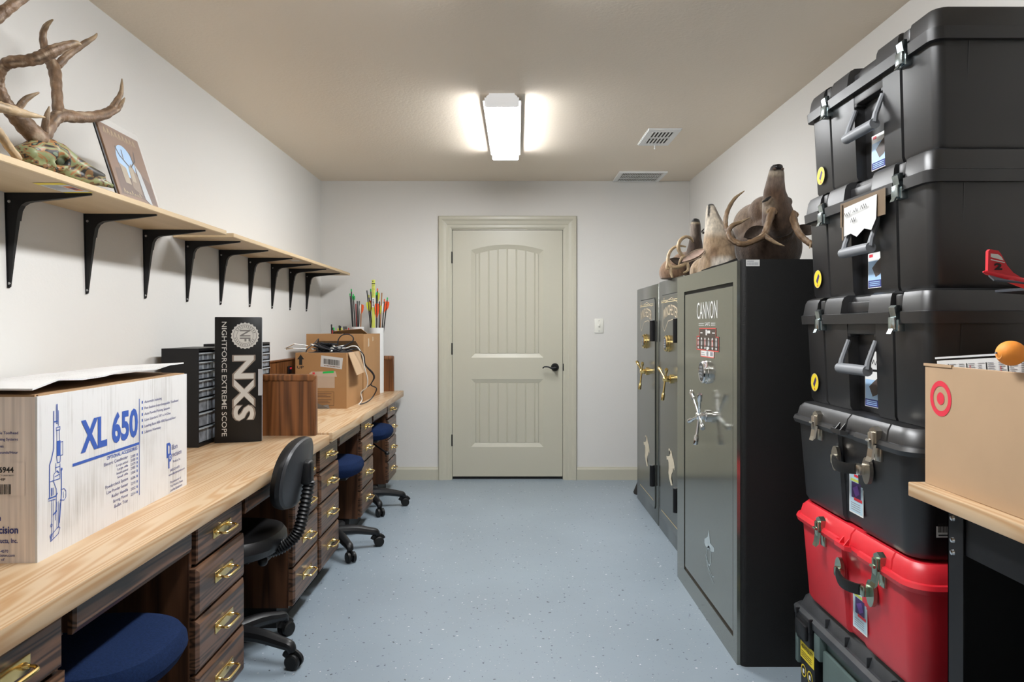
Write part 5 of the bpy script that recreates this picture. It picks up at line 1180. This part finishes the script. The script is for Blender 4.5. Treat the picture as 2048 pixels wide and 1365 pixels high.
    return t
YT = 1.71
t1 = tall_trunk((1.000, YT, 1.677), 'black storage trunk with a grey handle, top of the stack near the ceiling')
t2 = tall_trunk((0.992, YT + 0.005, 1.341), 'black storage trunk with a handwritten paper note taped over its handle')
t3 = tall_trunk((0.976, YT - 0.01, 1.005), 'black storage trunk with a grey handle directly below the one with the note')
# taped note
nt2 = thing('paper_note', 'handwritten white note under brown tape on the second black trunk', 'note', (0.984, YT + 0.315, 1.341 + 0.228))
p = Print((0, 0, 0), (0, -1, 0), (0, 0, 1), 0.0)
p.rect(-0.135, -0.025, 0.125, 0.045, 0); p.rect(-0.125, -0.065, -0.115, 0.04, 0); p.build('tape', mat('brown_tape', (0.20, 0.14, 0.09), 0.2, alpha=0.85), nt2)
mb = MB(); 
mb.prism([(-0.002, 0.105, -0.055), (-0.0035, 0.06, -0.052), (-0.006, 0.02, -0.066), (-0.004, -0.02, -0.048), (-0.007, -0.065, -0.058), (-0.004, -0.085, -0.03), (-0.002, -0.085, 0.035), (-0.002, 0.105, 0.028)], (-0.0006, 0, 0)); mb.build('paper', M_paper, nt2)
p = Print((-0.0095, 0, 0), (0, -1, 0), (0, 0, 1), 0.0)
def scribble(a, b, n, h):
    pts = []
    for k in range(n): pts.append((a + k * 0.006, b + (h if k % 2 else 0) * random.uniform(0.5, 1.1)))
    p.line(pts, 0.0022, 0)
scribble(-0.092, 0.000, 8, 0.012); scribble(-0.036, 0.004, 6, 0.012); scribble(0.008, 0.007, 7, 0.012); scribble(-0.05, -0.022, 6, 0.012)
ho = p.build('handwriting', M_black, nt2)
p = Print((0.0, 0, 0), (0, -1, 0), (0, 0, 1))
# small card in the third trunk's handle
cd = MB().box((0.0355, 0.285, 0.125), (0.0365, 0.345, 0.175)).build('card', M_paper, t3)
p = Print((0.0355, 0, 0), (0, -1, 0), (0, 0, 1)); p.line([(-0.335, 0.135), (-0.33, 0.162), (-0.322, 0.140), (-0.315, 0.152), (-0.307, 0.138), (-0.298, 0.150), (-0.292, 0.138)], 0.002, 0); p.build('card_writing', M_black, t3)

def low_trunk(loc, label, m, metal, L=0.73, D=0.43, H=0.316, barcode=False):
    t = thing('storage_trunk', label, 'trunk', loc, 0, 'storage trunks')
    nb_ = [(0.285, 0.400, 0.010)]
    b = MB(); b.loft([notched(L, D, 0.06, nb_, z, i, 6) for z, i in ((0.0, 0.034), (0.015, 0.026), (0.262, 0.010))]); b.build('body', m, t)
    l = MB(); l.loft([notched(L, D, 0.06, [(0.27, 0.40, 0.006)], z, i, 6) for z, i in ((0.248, 0.008), (0.250, -0.002), (0.262, -0.006), (0.272, -0.002), (0.274, 0.004))])
    l.loft([notched(L, D, 0.06, [(0.105, 0.113, 0.006), (0.330, 0.338, 0.006)], z, i, 6) for z, i in ((0.273, 0.004), (0.300, 0.010), (0.314, 0.022), (H, 0.050))])
    l.prism([(-0.004, 0.305, 0.258), (-0.020, 0.315, 0.260), (-0.020, 0.375, 0.260), (-0.004, 0.395, 0.258)], (0, 0, 0.012)); 
    for y in (0.322, 0.352): l.prism([(-0.002, y, 0.270), (-0.018, y, 0.270), (-0.002, y, 0.290)], (0, 0.005, 0))
    l.build('lid', m, t)
    for y in (0.160, 0.512):
        c = MB(); c.prism([(-0.007, y - 0.018, 0.295), (-0.007, y, 0.304), (-0.007, y + 0.018, 0.295), (-0.007, y + 0.018, 0.262), (-0.007, y - 0.018, 0.262)], (0.016, 0, 0)); c.rbox((-0.016, y - 0.012, 0.246), (-0.006, y + 0.012, 0.290), 0.004); c.prism([(-0.006, y - 0.016, 0.258), (-0.012, y - 0.014, 0.222), (-0.020, y - 0.012, 0.214), (-0.016, y - 0.012, 0.226), (-0.012, y - 0.014, 0.258)], (0, 0.026, 0)); c.cyl((-0.018, y - 0.010, 0.268), (-0.018, y + 0.010, 0.268), 0.004, n=8); c.rbox((0.004, y - 0.014, 0.214), (0.016, y + 0.014, 0.26), 0.003)
        c.build('latch', metal, t)
    ya, yb, zh = 0.215, 0.392, 0.180
    for y, s in ((ya, -1), (yb, 1)):
        c = MB(); pl = [(0.010, y + s * 0.004 + 0.022 * math.cos(a) * (1.0), zh + 0.036 * math.sin(a)) for a in [2 * math.pi * k / 20 for k in range(20)]]
        c.prism(pl, (-0.010, 0, 0)); c.rbox((-0.016, min(y, y - s * 0.034), zh - 0.014), (0.002, max(y, y - s * 0.034), zh + 0.014), 0.005); c.build('handle_cap', metal, t)
    g = MB(); n = 9; lo = []
    for k in range(n):
        y = ya + 0.02 + (yb - ya - 0.04) * k / (n - 1); bow = math.sin(math.pi * k / (n - 1)); x = -0.013 - 0.014 * bow; z = zh - 0.006 * bow
        lo.append([(x - 0.004, y, z - 0.014), (x - 0.006, y, z), (x - 0.004, y, z + 0.014), (x + 0.004, y, z + 0.014), (x + 0.004, y, z - 0.014)])
    g.loft(lo); g.build('handle_strap', M_rubber, t)
    p = Print((0.0285, 0, 0), (0, -1, 0), (0, 0, 1)); u0 = -0.345
    p.o.x = 0.0195; p.rect(u0, 0.040, u0 + 0.082, 0.158, 0); p.rect(u0 + 0.004, 0.044, u0 + 0.078, 0.154, 1, 1); p.rect(u0 + 0.015, 0.084, u0 + 0.068, 0.128, 2, 2); p.poly([(u0 + 0.022, 0.11), (u0 + 0.05, 0.122), (u0 + 0.062, 0.10), (u0 + 0.04, 0.088)], 6, 3); p.rect(u0 + 0.010, 0.130, u0 + 0.072, 0.137, 3, 2); p.rect(u0 + 0.030, 0.143, u0 + 0.066, 0.150, 4, 2); p.rect(u0 + 0.03, 0.078, u0 + 0.076, 0.086, 4, 3)
    for k in range(4): p.rect(u0 + 0.012, 0.050 + 0.006 * k, u0 + 0.066, 0.0525 + 0.006 * k, 5, 2)
    p.build('picture_label', [M_pwhite, mat('print_pale_blue', (0.45, 0.62, 0.72), 0.5), M_pviolet, mat('print_lime', (0.55, 0.62, 0.10), 0.5), M_pred, M_pgrey, mat('print_purple', (0.16, 0.06, 0.35), 0.5)], t)
    if barcode:
        p = Print((0, 0.0225, 0), (1, 0, 0), (0, 0, 1), 0.001); p.rect(0.075, 0.058, 0.112, 0.096, 0); x = 0.079
        while x < 0.107: p.rect(x, 0.070, x + 0.0016, 0.092, 1, 1); x += 0.0029
        p.rect(0.080, 0.062, 0.106, 0.065, 1, 1); p.build('barcode_sticker', [M_paper, M_black], t)
    return t
low_trunk((0.940, 1.705, 0.688), 'black storage trunk with nickel latches resting on the red trunk', M_blackplastic, M_nickel, barcode=True)
low_trunk((0.948, 1.700, 0.366), 'bright red storage trunk with metal latches and strap handle', M_redplastic, mat('latch_green_zinc', (0.42, 0.50, 0.40), 0.25, 1.0))
# green trunk on the floor
gt = thing('storage_trunk', 'dark green storage trunk with a black lid at the bottom of the stack', 'trunk', (0.968, 1.66, 0), 0, 'storage trunks')
L, D = 0.82, 0.44
b = MB(); b.loft([notched(L, D, 0.03, [(0.62, 0.80 - 0.03, 0.010)], z, i) for z, i in ((0.0, 0.04), (0.02, 0.032), (0.295, 0.018))]); b.rbox((0.005, 0.10, 0.03), (0.05, 0.60, 0.24), 0.006); b.rbox((-0.004, 0.60, 0.20), (0.06, 0.645, 0.28), 0.006); b.rbox((-0.002, 0.772, 0.12), (0.06, 0.80, 0.28), 0.006); b.build('body', M_greenplastic, gt)
l = MB(); l.loft([notched(L, D, 0.035, [], z, i) for z, i in ((0.280, 0.006), (0.282, -0.004), (0.306, -0.006), (0.312, 0.0), (0.316, 0.004))]); l.loft([notched(L, D, 0.035, [], z, i) for z, i in ((0.315, 0.012), (0.345, 0.022), (0.362, 0.040))]); 
for k in range(5): l.rbox((0.006, 0.06 + k * 0.13, 0.315), (0.03, 0.064 + k * 0.13, 0.3445), 0.002)
l.rbox((-0.016, 0.19, 0.272), (0.03, 0.26, 0.306), 0.006); l.build('lid', M_darklid, gt)
la = MB(); la.rbox((-0.012, 0.655, 0.215), (0.03, 0.765, 0.300), 0.008); la.rbox((-0.022, 0.668, 0.235), (-0.008, 0.752, 0.285), 0.006); la.rbox((-0.014, 0.652, 0.268), (0.02, 0.664, 0.312), 0.004); la.rbox((-0.014, 0.756, 0.268), (0.02, 0.768, 0.312), 0.004); la.build('latch', M_blackmetal, gt)
pnl = MB(); pnl.rbox((0.004, 0.655, 0.010), (0.04, 0.765, 0.210), 0.004); pnl.build('latch_panel', M_blackmetal, gt)
p = Print((0.004, 0, 0), (0, -1, 0), (0, 0, 1)); p.rect(-0.764, 0.150, -0.656, 0.208, 0); p.text('HEAVY-DUTY', -0.757, 0.184, 0.014, 1, w=0.092, l=1, bold=.01)
for k in range(3): p.rect(-0.755, 0.158 + k * 0.007, -0.675, 0.1605 + k * 0.007, 1, 1)
WL = [M_pyellow, M_black, M_pwhite]; p.build('warning_label', WL, gt)
for cx_ in (-0.738, -0.688): p.disc(cx_, 0.112, 0.020, 0, 0, r0=0.016); p.rect(cx_ - 0.007, 0.104, cx_ + 0.006, 0.118, 2, 1)
p.disc(-0.688, 0.045, 0.020, 0, 0, r0=0.016); p.build('warning_symbols', WL, gt)

# ------------------------------------------------------------------ right hand bench with its carton
HR = 0.898
rb = thing('workbench', 'workbench with pale wooden top on a black bolted steel frame', 'workbench', (0.90, 0.62, 0))
LR = 1.02
MB().rbox((0, 0, HR - 0.032), (0.555, LR, HR), 0.0025, 2).build('bench_top', M_pine, rb)
def angle_leg(x, y, sx, sy):
    m_ = MB(); m_.box((x, y, 0), (x + sx * 0.003, y + sy * 0.052, HR - 0.032)); m_.box((x, y, 0), (x + sx * 0.052, y + sy * 0.003, HR - 0.032)); o = m_.build('leg', M_blackmetal, rb)
    for z in (HR - 0.052, HR - 0.098, HR - 0.124, 0.20):
        MB().lathe([(0.001, x - sx * 0.0045), (0.005, x - sx * 0.004), (0.0065, x - sx * 0.0)], (0, y + sy * 0.018, z), 'x', 12).build('bolt', M_chrome, o)
angle_leg(0.03, LR - 0.10, 1, -1); angle_leg(0.03, 0.10, 1, 1); angle_leg(0.53, LR - 0.10, -1, -1); angle_leg(0.53, 0.10, -1, 1)
for x in (0.036, 0.524): MB().box((x - 0.0015, 0.11, HR - 0.120), (x + 0.0015, LR - 0.105, HR - 0.034)).build('apron', M_blackmetal, rb)
MB().box((0.04, LR - 0.105, HR - 0.12), (0.52, LR - 0.102, HR - 0.034)).build('apron', M_blackmetal, rb)
MB().box((0.036, 0.11, 0.16), (0.524, LR - 0.11, 0.18)).build('added_dark_shelf', M_blackmetal, rb)  # black shelf added to darken the space under the bench
MB().box((0.515, 0.11, 0.18), (0.52, LR - 0.11, HR - 0.12)).build('back_panel', M_blackmetal, rb)  # black sheet added where only darkness shows beneath the bench
MB().box((0.04, LR - 0.108, 0.18), (0.515, LR - 0.106, HR - 0.12)).build('added_dark_end', M_blackmetal, rb)  # added black sheet, keeps the far end under the bench dark

tb = thing('carton', 'open tan carton printed with a red bullseye on the right bench', 'box', (0.930, 1.625, HR))
Wt, Lt, Ht, k = 0.40, 0.52, 0.266, 0.004
b = MB()
for a, c in (((0, -Lt, 0), (k, 0, Ht)), ((Wt - k, -Lt, 0), (Wt, 0, Ht)), ((k, -k, 0), (Wt - k, 0, Ht)), ((k, -Lt, 0), (Wt - k, -Lt + k, Ht)), ((k, -Lt + k, 0), (Wt - k, -k, k))): b.rbox(a, c, 0.0012, 1)
b.build('body', M_cardlight, tb)
f = MB(); f.box((-0.002, -0.10, Ht - 0.003), (0.003, 0.002, Ht + 0.003)); f.build('torn_edge', M_cardlight, tb)
p = Print((0, 0, 0), (0, -1, 0), (0, 0, 1)); p.disc(0.060, 0.195, 0.0385, 0, r0=0.027); p.disc(0.060, 0.195, 0.0135, 0); p.build('bullseye_print', mat('print_bullseye', (0.72, 0.03, 0.06), 0.6), tb)
# tilted boxed game inside
gb = thing('game_box', 'white printed game box with orange lid art tilted in the bullseye carton', 'box', (0.945, 1.598, HR + 0.225), 0)
gb.rotation_euler = (R(-4.5), R(-2), R(1.5))
g = MB(); g.box((0, -0.44, 0.0), (0.20, 0.0, 0.050)); g.build('tray', M_paper, gb)
g = MB(); g.box((-0.002, -0.443, 0.054), (0.203, 0.003, 0.058)); g.build('lid', mat('lid_white', (0.6, 0.6, 0.6), 0.5), gb)
p = Print((-0.002, 0.003, 0.058), (0, -1, 0), (-1, 0, 0)); p.n = Vector((0, 0, 1)); p.o = Vector((0.203, 0.003, 0.0585))
M_art = [M_porange, M_pviolet, M_pbrown, M_pcream]
p.rect(0.0, 0.0, 0.44, 0.20, 2)
for j in range(22):
    a_ = random.uniform(0, 0.38); b_ = random.uniform(0, 0.15); p.poly([(a_, b_), (a_ + random.uniform(.02, .10), b_ + random.uniform(0, .03)), (a_ + random.uniform(.02, .1), b_ + random.uniform(.02, .05)), (a_, b_ + .03)], random.choice((0, 0, 1, 3)), 1 + j * 0.2)
p.build('lid_art', M_art, gb)
p = Print((0, 0, 0), (0, -1, 0), (0, 0, 1))
random.seed(3)
for c in range(9):
    a_ = 0.015 + c * 0.030
    for r_ in range(11 if c % 3 else 7): p.rect(a_, 0.040 - r_ * 0.0036, a_ + random.uniform(0.010, 0.022), 0.0415 - r_ * 0.0036, 0)
    if c % 2 == 0: p.rect(a_ + 0.024, 0.012, a_ + 0.027, 0.042, 1)
for a_, z_ in ((0.045, .004), (0.11, .008), (0.20, .004)): p.rect(a_, z_, a_ + 0.002, z_ + 0.03, 2)
p.build('side_print', [M_pgrey, M_black, M_pred], gb)
# orange foam ball on a dart
ob = thing('foam_dart', 'orange foam ball tip in front of the tilted game box', 'toy', at(2022, 707, 1.33)); 
MB().ball((0, 0, 0), 0.0234, 0, 18, (1.06, 1, 0.98)).build('foam_tip', M_orange, ob)
m_ = MB(); m_.lathe([(0.009, -0.0228), (0.006, -0.0200), (0.001, -0.019)], (0, 0, -0.002), 'x', 14); m_.build('dimple', mat('orange_pale', (0.95, 0.42, 0.12), 0.6), ob)
m_ = MB(); m_.cyl((-0.020, 0.002, 0), (-0.0275, 0.002, 0.001), 0.002, n=8); m_.build('pin', M_greyplastic, ob)
m_ = MB(); m_.cyl((0.018, 0, 0.004), (0.24, -0.04, 0.06), 0.006, n=10); m_.build('dart_shaft', M_orange, ob)
# taller carton inside, and the glider resting across it
ic = thing('carton', 'small plain carton standing inside the bullseye carton', 'box', (1.185, 1.30, HR + k))
MB().rbox((0, 0, 0), (0.12, 0.16, 0.40), 0.003).build('body', M_card, ic)
MB().box((0.058, -0.0008, 0.02), (0.062, 0.1608, 0.4006)).build('seam_tape', M_cardlight, ic)
gl = thing('toy_glider', 'red foam toy glider showing its tail fin numbered 2', 'toy', at(1975, 545, 1.40)); g0 = Vector(gl.location)
def G(px, py): return at(px, py, 1.40) - g0
fin = [G(1974, 503), G(1977, 499.5), (G(1994, 502)), G(1999, 508), G(2012, 532), G(2024, 546), G(2040, 556), G(2054, 561), G(2054, 572), G(2020, 556), G(1973, 544)]
MB().prism([q - Vector((0, 0.004, 0)) for q in fin], (0, 0.008, 0)).build('tail_fin', M_redfoam, gl)
fu = MB(); fu.tube([G(1966, 544), G(1972, 545), G(2010, 556), G(2048, 567), G(2110, 584), G(2190, 596), G(2270, 606)], [0.0015, 0.0045, 0.007, 0.010, 0.014, 0.018, 0.010], 12); fu.build('fuselage', M_redfoam, gl)
tpn = MB(); c = G(1990, 556); tpn.prism([G(1969, 551) + Vector((0, -0.012, 0)), G(2020, 564) + Vector((0, -0.012, 0)), G(2030, 575) + Vector((0, -0.10, -0.002)), G(1964, 562) + Vector((0, -0.035, 0))], (0, 0.001, -0.003)); tpn.build('tailplane', mat('glider_black', (0.03, 0.035, 0.045), 0.5), gl)
wg = MB(); w0 = G(2160, 588); wg.prism([w0 + Vector((-0.03, -0.20, 0.012)), w0 + Vector((0.05, -0.20, 0.006)), w0 + Vector((0.05, 0.20, 0.006)), w0 + Vector((-0.03, 0.20, 0.012))], (0, 0, 0.006)); wg.build('wing', MATS['glider_black'], gl)
p = Print(G(1974, 545) - Vector((0, 0.0042, 0)), (1, 0, 0), (0, 0, 1)); s_ = 1.40 / F
X_ = lambda px: (px - 1974) * s_; Z_ = lambda py: (545 - py) * s_
p.poly([(X_(1978), Z_(508)), (X_(1992), Z_(509)), (X_(1999), Z_(514)), (X_(2004), Z_(522)), (X_(1978), Z_(515))], 0); p.poly([(X_(1978), Z_(519)), (X_(2006), Z_(525)), (X_(2006), Z_(527)), (X_(1978), Z_(521))], 0)
p.text('2', X_(1985), Z_(540), 0.012, 1, w=0.0155, bold=0.05); p.build('fin_print', [M_pwhite, M_black], gl)
m_ = MB(); m_.ball(G(2017, 562) + Vector((0, -0.006, 0)), 0.005, 0, 8, (1.6, .6, .7)); m_.build('fin_clip', M_redfoam, gl)
# ------------------------------------------------------------------ deer mounts lying on the safes
def ear(parent, base, tip, width, normal, m_out, m_in, lining=1.0):
    base = Vector(base); tip = Vector(tip); ax = tip - base; n = Vector(normal).normalized(); s = ax.cross(n).normalized()
    out = MB(); inn = MB(); K = 9; lo = []; li = []
    for k in range(K):
        t = k / (K - 1); w_ = width * (math.sin(math.pi * (0.12 + 0.88 * t)) ** 0.75) if t < 1 else 0.001; w_ = max(w_, 0.0012)
        c = base + ax * t
        rim = []; 
        for j in range(7):
            u = -1 + 2 * j / 6; rim.append(c + s * (w_ * u) - n * (w_ * 0.75 * (1 - u * u)))
        back = [q - n * 0.004 for q in reversed(rim)]
        lo.append(rim + back); li.append([c + (q - c) * (0.62 if lining < 1 else 0.96) + n * 0.0012 for q in rim] if 0 < k < K - 1 else [c + (q - c) * 0.3 + n * 0.0012 for q in rim])
    out.loft(lo); o = out.build('ear', m_out, parent)
    inn.loft(li, cap=False, closed=False); inn.build('ear_lining', m_in, o)
    return o
M_furdark = mat('fur_dark', (0.085, 0.055, 0.038), 0.9, var=0.3, vscale=80, bump=0.8, bscale=200)
M_furpale = mat('fur_pale', (0.52, 0.42, 0.32), 0.9, var=0.2, vscale=80, bump=0.8, bscale=200)

# big dark mule deer on the near safe
d1 = thing('deer_mount', 'dark brown deer head mount with nose up on the chrome-wheeled safe, largest of the three', 'deer mount', (1.10, 3.30, 1.498)); o1 = Vector(d1.location)
def D1(px, py, Y): return at(px, py, Y) - o1
def big(mb):
    mb.tube([D1(1553, 333, 3.16), D1(1553, 345, 3.15), D1(1551, 362, 3.15), D1(1549, 382, 3.16), D1(1551, 402, 3.17), D1(1555, 425, 3.18), D1(1558, 448, 3.20), D1(1560, 466, 3.22)], [.024, .033, .038, .046, .056, .066, .070, .052], 16)
    mb.ball(D1(1534, 402, 3.16), .022, 0, 12); mb.ball(D1(1575, 404, 3.18), .022, 0, 12)
    mb.ball(D1(1536, 496, 3.36), .150, 0, 16, (1, 1, .95)); mb.ball(D1(1512, 452, 3.38), .105, 0, 16); mb.ball(D1(1530, 425, 3.30), .075, 0, 14)
    mb.tube([D1(1558, 450, 3.22), D1(1540, 470, 3.30), D1(1536, 500, 3.38)], [.072, .11, .15], 16)
def c1(co):
    w = Vector(co) + o1; px = CX + w.x / w.y * F; py = CY - (w.z - EYE) / w.y * F
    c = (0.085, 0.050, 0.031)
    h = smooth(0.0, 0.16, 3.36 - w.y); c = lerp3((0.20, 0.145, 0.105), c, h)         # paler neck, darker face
    c = lerp3(c, (0.035, 0.021, 0.014), smooth(450, 495, py) * 0.85)  # shadow beneath the head painted into the fur colour
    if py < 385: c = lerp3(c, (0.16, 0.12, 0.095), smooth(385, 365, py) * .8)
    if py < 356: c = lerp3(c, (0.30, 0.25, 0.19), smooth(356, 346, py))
    if py < 343: c = lerp3(c, (0.02, 0.017, 0.015), smooth(344, 339, py))
    e = smooth(22, 10, ((px - 1537) ** 2 + (py - 412) ** 2) ** .5); c = lerp3(c, (0.30, 0.235, 0.17), e * .8); c = lerp3(c, (0.05, 0.03, 0.018), smooth(20, 8, abs(px - 1558)) * smooth(395, 410, py) * smooth(460, 445, py) * .7)
    return c
def flatten(o, zmin):
    for v in o.data.vertices:
        if v.co.z < zmin: v.co.z = zmin
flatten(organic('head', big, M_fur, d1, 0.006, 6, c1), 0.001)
mb = MB(); mb.ball(D1(1557, 334, 3.125), .016, 0, 12, (1.2, .7, .8)); mb.build('nose', M_nose, d1)
mb = MB(); mb.ball(D1(1549, 338, 3.118), .006, 0, 8, (1.4, .7, 1)); mb.ball(D1(1565, 338, 3.12), .006, 0, 8, (1.2, .7, 1)); mb.build('nostrils', mat('nostril', (0.09, 0.06, 0.045), 0.4), d1)
mb = MB(); q = D1(1534, 399, 3.112); mb.tube([q + Vector((-.016, .012, -.010)), q + Vector((0, 0, 0)), q + Vector((.016, -.002, .012))], [.003, .008, .003], 8); mb.build('eye', M_nose, d1)
ear(d1, D1(1530, 458, 3.18), D1(1488, 474, 3.10), 0.030, (0.3, -1, .35), M_furdark, M_earin); ear(d1, D1(1594, 456, 3.20), D1(1634, 464, 3.16), 0.030, (-0.1, -1, .5), M_furdark, M_earin)
antler_mesh([([(1545, 420, 3.13), (1538, 443, 3.10), (1532, 462, 3.07), (1526, 473, 3.05), (1509, 482, 3.03), (1488, 489, 3.02), (1472, 485, 3.02), (1459, 475, 3.02), (1457, 463, 3.03)], [.018, .0155, .015, .015, .012, .0125, .0125, .012, .011]),
             ([(1528, 471, 3.05), (1540, 479, 3.03), (1552, 486, 3.02), (1569, 492.5, 3.01)], [.012, .009, .007, .0015]),
             ([(1456, 465, 3.03), (1464, 452, 3.03), (1482, 444, 3.04), (1499, 436, 3.05)], [.011, .010, .0075, .0015]),
             ([(1458, 468, 3.035), (1452, 455, 3.06), (1451, 440, 3.07), (1455, 422, 3.08), (1469, 398, 3.10), (1489, 382, 3.12)], [.010, .0105, .0105, .0095, .0075, .0015])], 'antler', d1, D1, None, 2, (0.175, 0.105, 0.055))
antler_mesh([([(1585, 427, 3.15), (1589, 446, 3.11), (1597, 465, 3.08), (1609, 479, 3.06), (1622, 488, 3.04), (1640, 494, 3.02), (1662, 480, 3.02), (1676, 455, 3.03)], [.018, .0155, .0145, .0135, .0135, .012, .010, .002]), ([(1622, 487, 3.03), (1619, 497, 3.01)], [.006, .0015])], 'antler', d1, D1, None, 2, (0.175, 0.105, 0.055))
mb = MB(); 
for q in ((1543, 424, 3.125), (1586, 430, 3.15)):
    c = D1(*q)
    for k in range(12):
        a = 2 * math.pi * k / 12; mb.ball(c + Vector((0.019 * math.cos(a), -0.004, 0.011 * math.sin(a))), 0.0055, 0, 6)
mb.build('burr', M_burr, d1)

# pale deer, throat towards the room, in the middle
d2 = thing('deer_mount', 'pale tan deer head mount with white throat, in the middle of the three', 'deer mount', (1.03, 3.50, 1.498)); o2 = Vector(d2.location)
def D2(px, py, Y): return at(px, py, Y) - o2
def pale(mb):
    mb.tube([D2(1421, 410, 3.50), D2(1422, 418, 3.49), D2(1424, 432, 3.48), D2(1428, 448, 3.47), D2(1430, 462, 3.46), D2(1432, 478, 3.46), D2(1438, 495, 3.46)], [.016, .024, .033, .043, .050, .062, .080], 16)
    mb.tube([D2(1434, 480, 3.46), D2(1440, 505, 3.46), D2(1441, 530, 3.48), D2(1440, 556, 3.50)], [.066, .084, .104, .112], 16)
    mb.ball(D2(1446, 478, 3.47), .060, 0, 12); mb.ball(D2(1410, 545, 3.56), .075, 0, 12)
def c2(co):
    w = Vector(co) + o2; px = CX + w.x / w.y * F; py = CY - (w.z - EYE) / w.y * F
    c = lerp3((0.60, 0.53, 0.43), (0.34, 0.24, 0.15), smooth(458, 480, py))
    c = lerp3(c, (0.68, 0.62, 0.54), smooth(508, 520, py) * smooth(1418, 1428, px) * smooth(1470, 1458, px))
    c = lerp3(c, (0.20, 0.12, 0.07), smooth(486, 500, py) * smooth(14, 4, abs(px - (1432 - (py - 490) * 0.25))) * smooth(540, 505, py) * .7)
    ln = smooth(3.5, 1.5, abs(px - (1418.5 - (py - 410) * 0.06))) * smooth(438, 430, py); c = lerp3(c, (0.03, 0.025, 0.02), ln)
    ln = smooth(3.5, 1.5, abs(px - (1429 + (py - 412) * 0.42))) * smooth(455, 430, py); c = lerp3(c, (0.12, 0.09, 0.07), ln * .8)
    c = lerp3(c, (0.02, 0.018, 0.015), smooth(413, 409, py))
    return c
flatten(organic('head', pale, M_fur, d2, 0.006, 5, c2), 0.001)
ear(d2, D2(1408, 500, 3.44), D2(1364, 524, 3.40), 0.024, (-.1, -1, .45), M_furpale, M_earpink, 0.6); ear(d2, D2(1466, 499, 3.44), D2(1494, 516, 3.38), 0.018, (.2, -1, .4), M_furpale, M_earpink, 0.6)
mb = MB(); mb.tube([D2(1404, 544, 3.42), D2(1425, 537, 3.40), D2(1450, 530, 3.38), D2(1476, 519, 3.38)], [.008, .010, .010, .008], 8); mb.build('mount_board', M_blackcloth, d2)
mb = MB(); q = D2(1407, 466, 3.50); mb.tube([q, D2(1403, 464, 3.53), D2(1408, 458, 3.53)], [.006, .005, .002], 6); mb.build('lash', M_nose, d2)

# small dark deer at the back
d3 = thing('deer_mount', 'small dark deer head mount with curled pale antlers, nearest the back wall', 'deer mount', (1.00, 4.20, 1.530)); o3 = Vector(d3.location)
def D3(px, py, Y): return at(px, py, Y) - o3
def small(mb):
    mb.tube([D3(1391.5, 440, 4.12), D3(1391, 448, 4.11), D3(1391, 462, 4.12), D3(1391, 475, 4.13), D3(1391, 488, 4.14), D3(1390, 500, 4.15), D3(1389, 515, 4.17)], [.022, .029, .031, .033, .040, .046, .055], 14)
    mb.tube([D3(1388, 510, 4.16), D3(1384, 535, 4.20), D3(1380, 562, 4.24)], [.062, .078, .09], 14)
    mb.ball(D3(1352, 546, 4.22), .098, 0, 16, (1, .9, .92)); mb.ball(D3(1368, 530, 4.22), .075, 0, 12)
def c3(co):
    w = Vector(co) + o3; px = CX + w.x / w.y * F; py = CY - (w.z - EYE) / w.y * F
    c = lerp3((0.17, 0.10, 0.058), (0.055, 0.036, 0.026), smooth(1362, 1378, px))
    if py < 482: c = lerp3(c, (0.21, 0.17, 0.14), smooth(482, 470, py) * smooth(1396, 1388, px))
    c = lerp3(c, (0.34, 0.28, 0.19), smooth(450, 446, py) * smooth(440, 444, py) * .8)
    return lerp3(c, (0.02, 0.018, 0.016), smooth(446, 443, py))
flatten(organic('head', small, M_fur, d3, 0.006, 4, c3), 0.001)
ear(d3, D3(1372, 528, 4.10), D3(1340, 518, 4.06), 0.022, (.1, -1, .2), M_furdark, M_earin)
antler_mesh([([(1386, 484, 4.08), (1382, 477, 4.06), (1371, 474, 4.03), (1360, 482, 4.01), (1356.5, 495, 4.0), (1361, 507, 4.0), (1369, 514, 4.0)], [.006, .008, .009, .010, .011, .010, .008]),
             ([(1368, 512, 4.0), (1361, 520, 3.99), (1357, 530, 3.99)], [.008, .007, .003])], 'antler', d3, D3, M_antlertip)
antler_mesh([([(1372, 494, 4.02), (1358, 492, 4.02), (1346, 497, 4.01), (1338, 508, 4.0), (1336, 523, 3.99), (1341, 533, 3.98), (1352, 535, 3.98), (1367, 530, 3.99), (1377, 522, 4.02)], [.004, .007, .008, .009, .010, .011, .010, .010, .010]),
             ([(1336, 522, 3.99), (1333, 537, 3.97), (1339, 537, 3.97)], [.008, .006, .003]), ([(1342, 534, 3.98), (1342, 546, 3.97), (1345, 556, 3.96)], [.009, .008, .004]), ([(1374, 524, 4.0), (1376, 540, 3.98), (1367, 546, 3.97)], [.009, .008, .004])], 'antler', d3, D3, M_antlertip)
mb = MB(); mb.ball(D3(1391.5, 441, 4.10), .012, 0, 10, (1.5, .8, .8)); mb.build('nose', M_nose, d3)
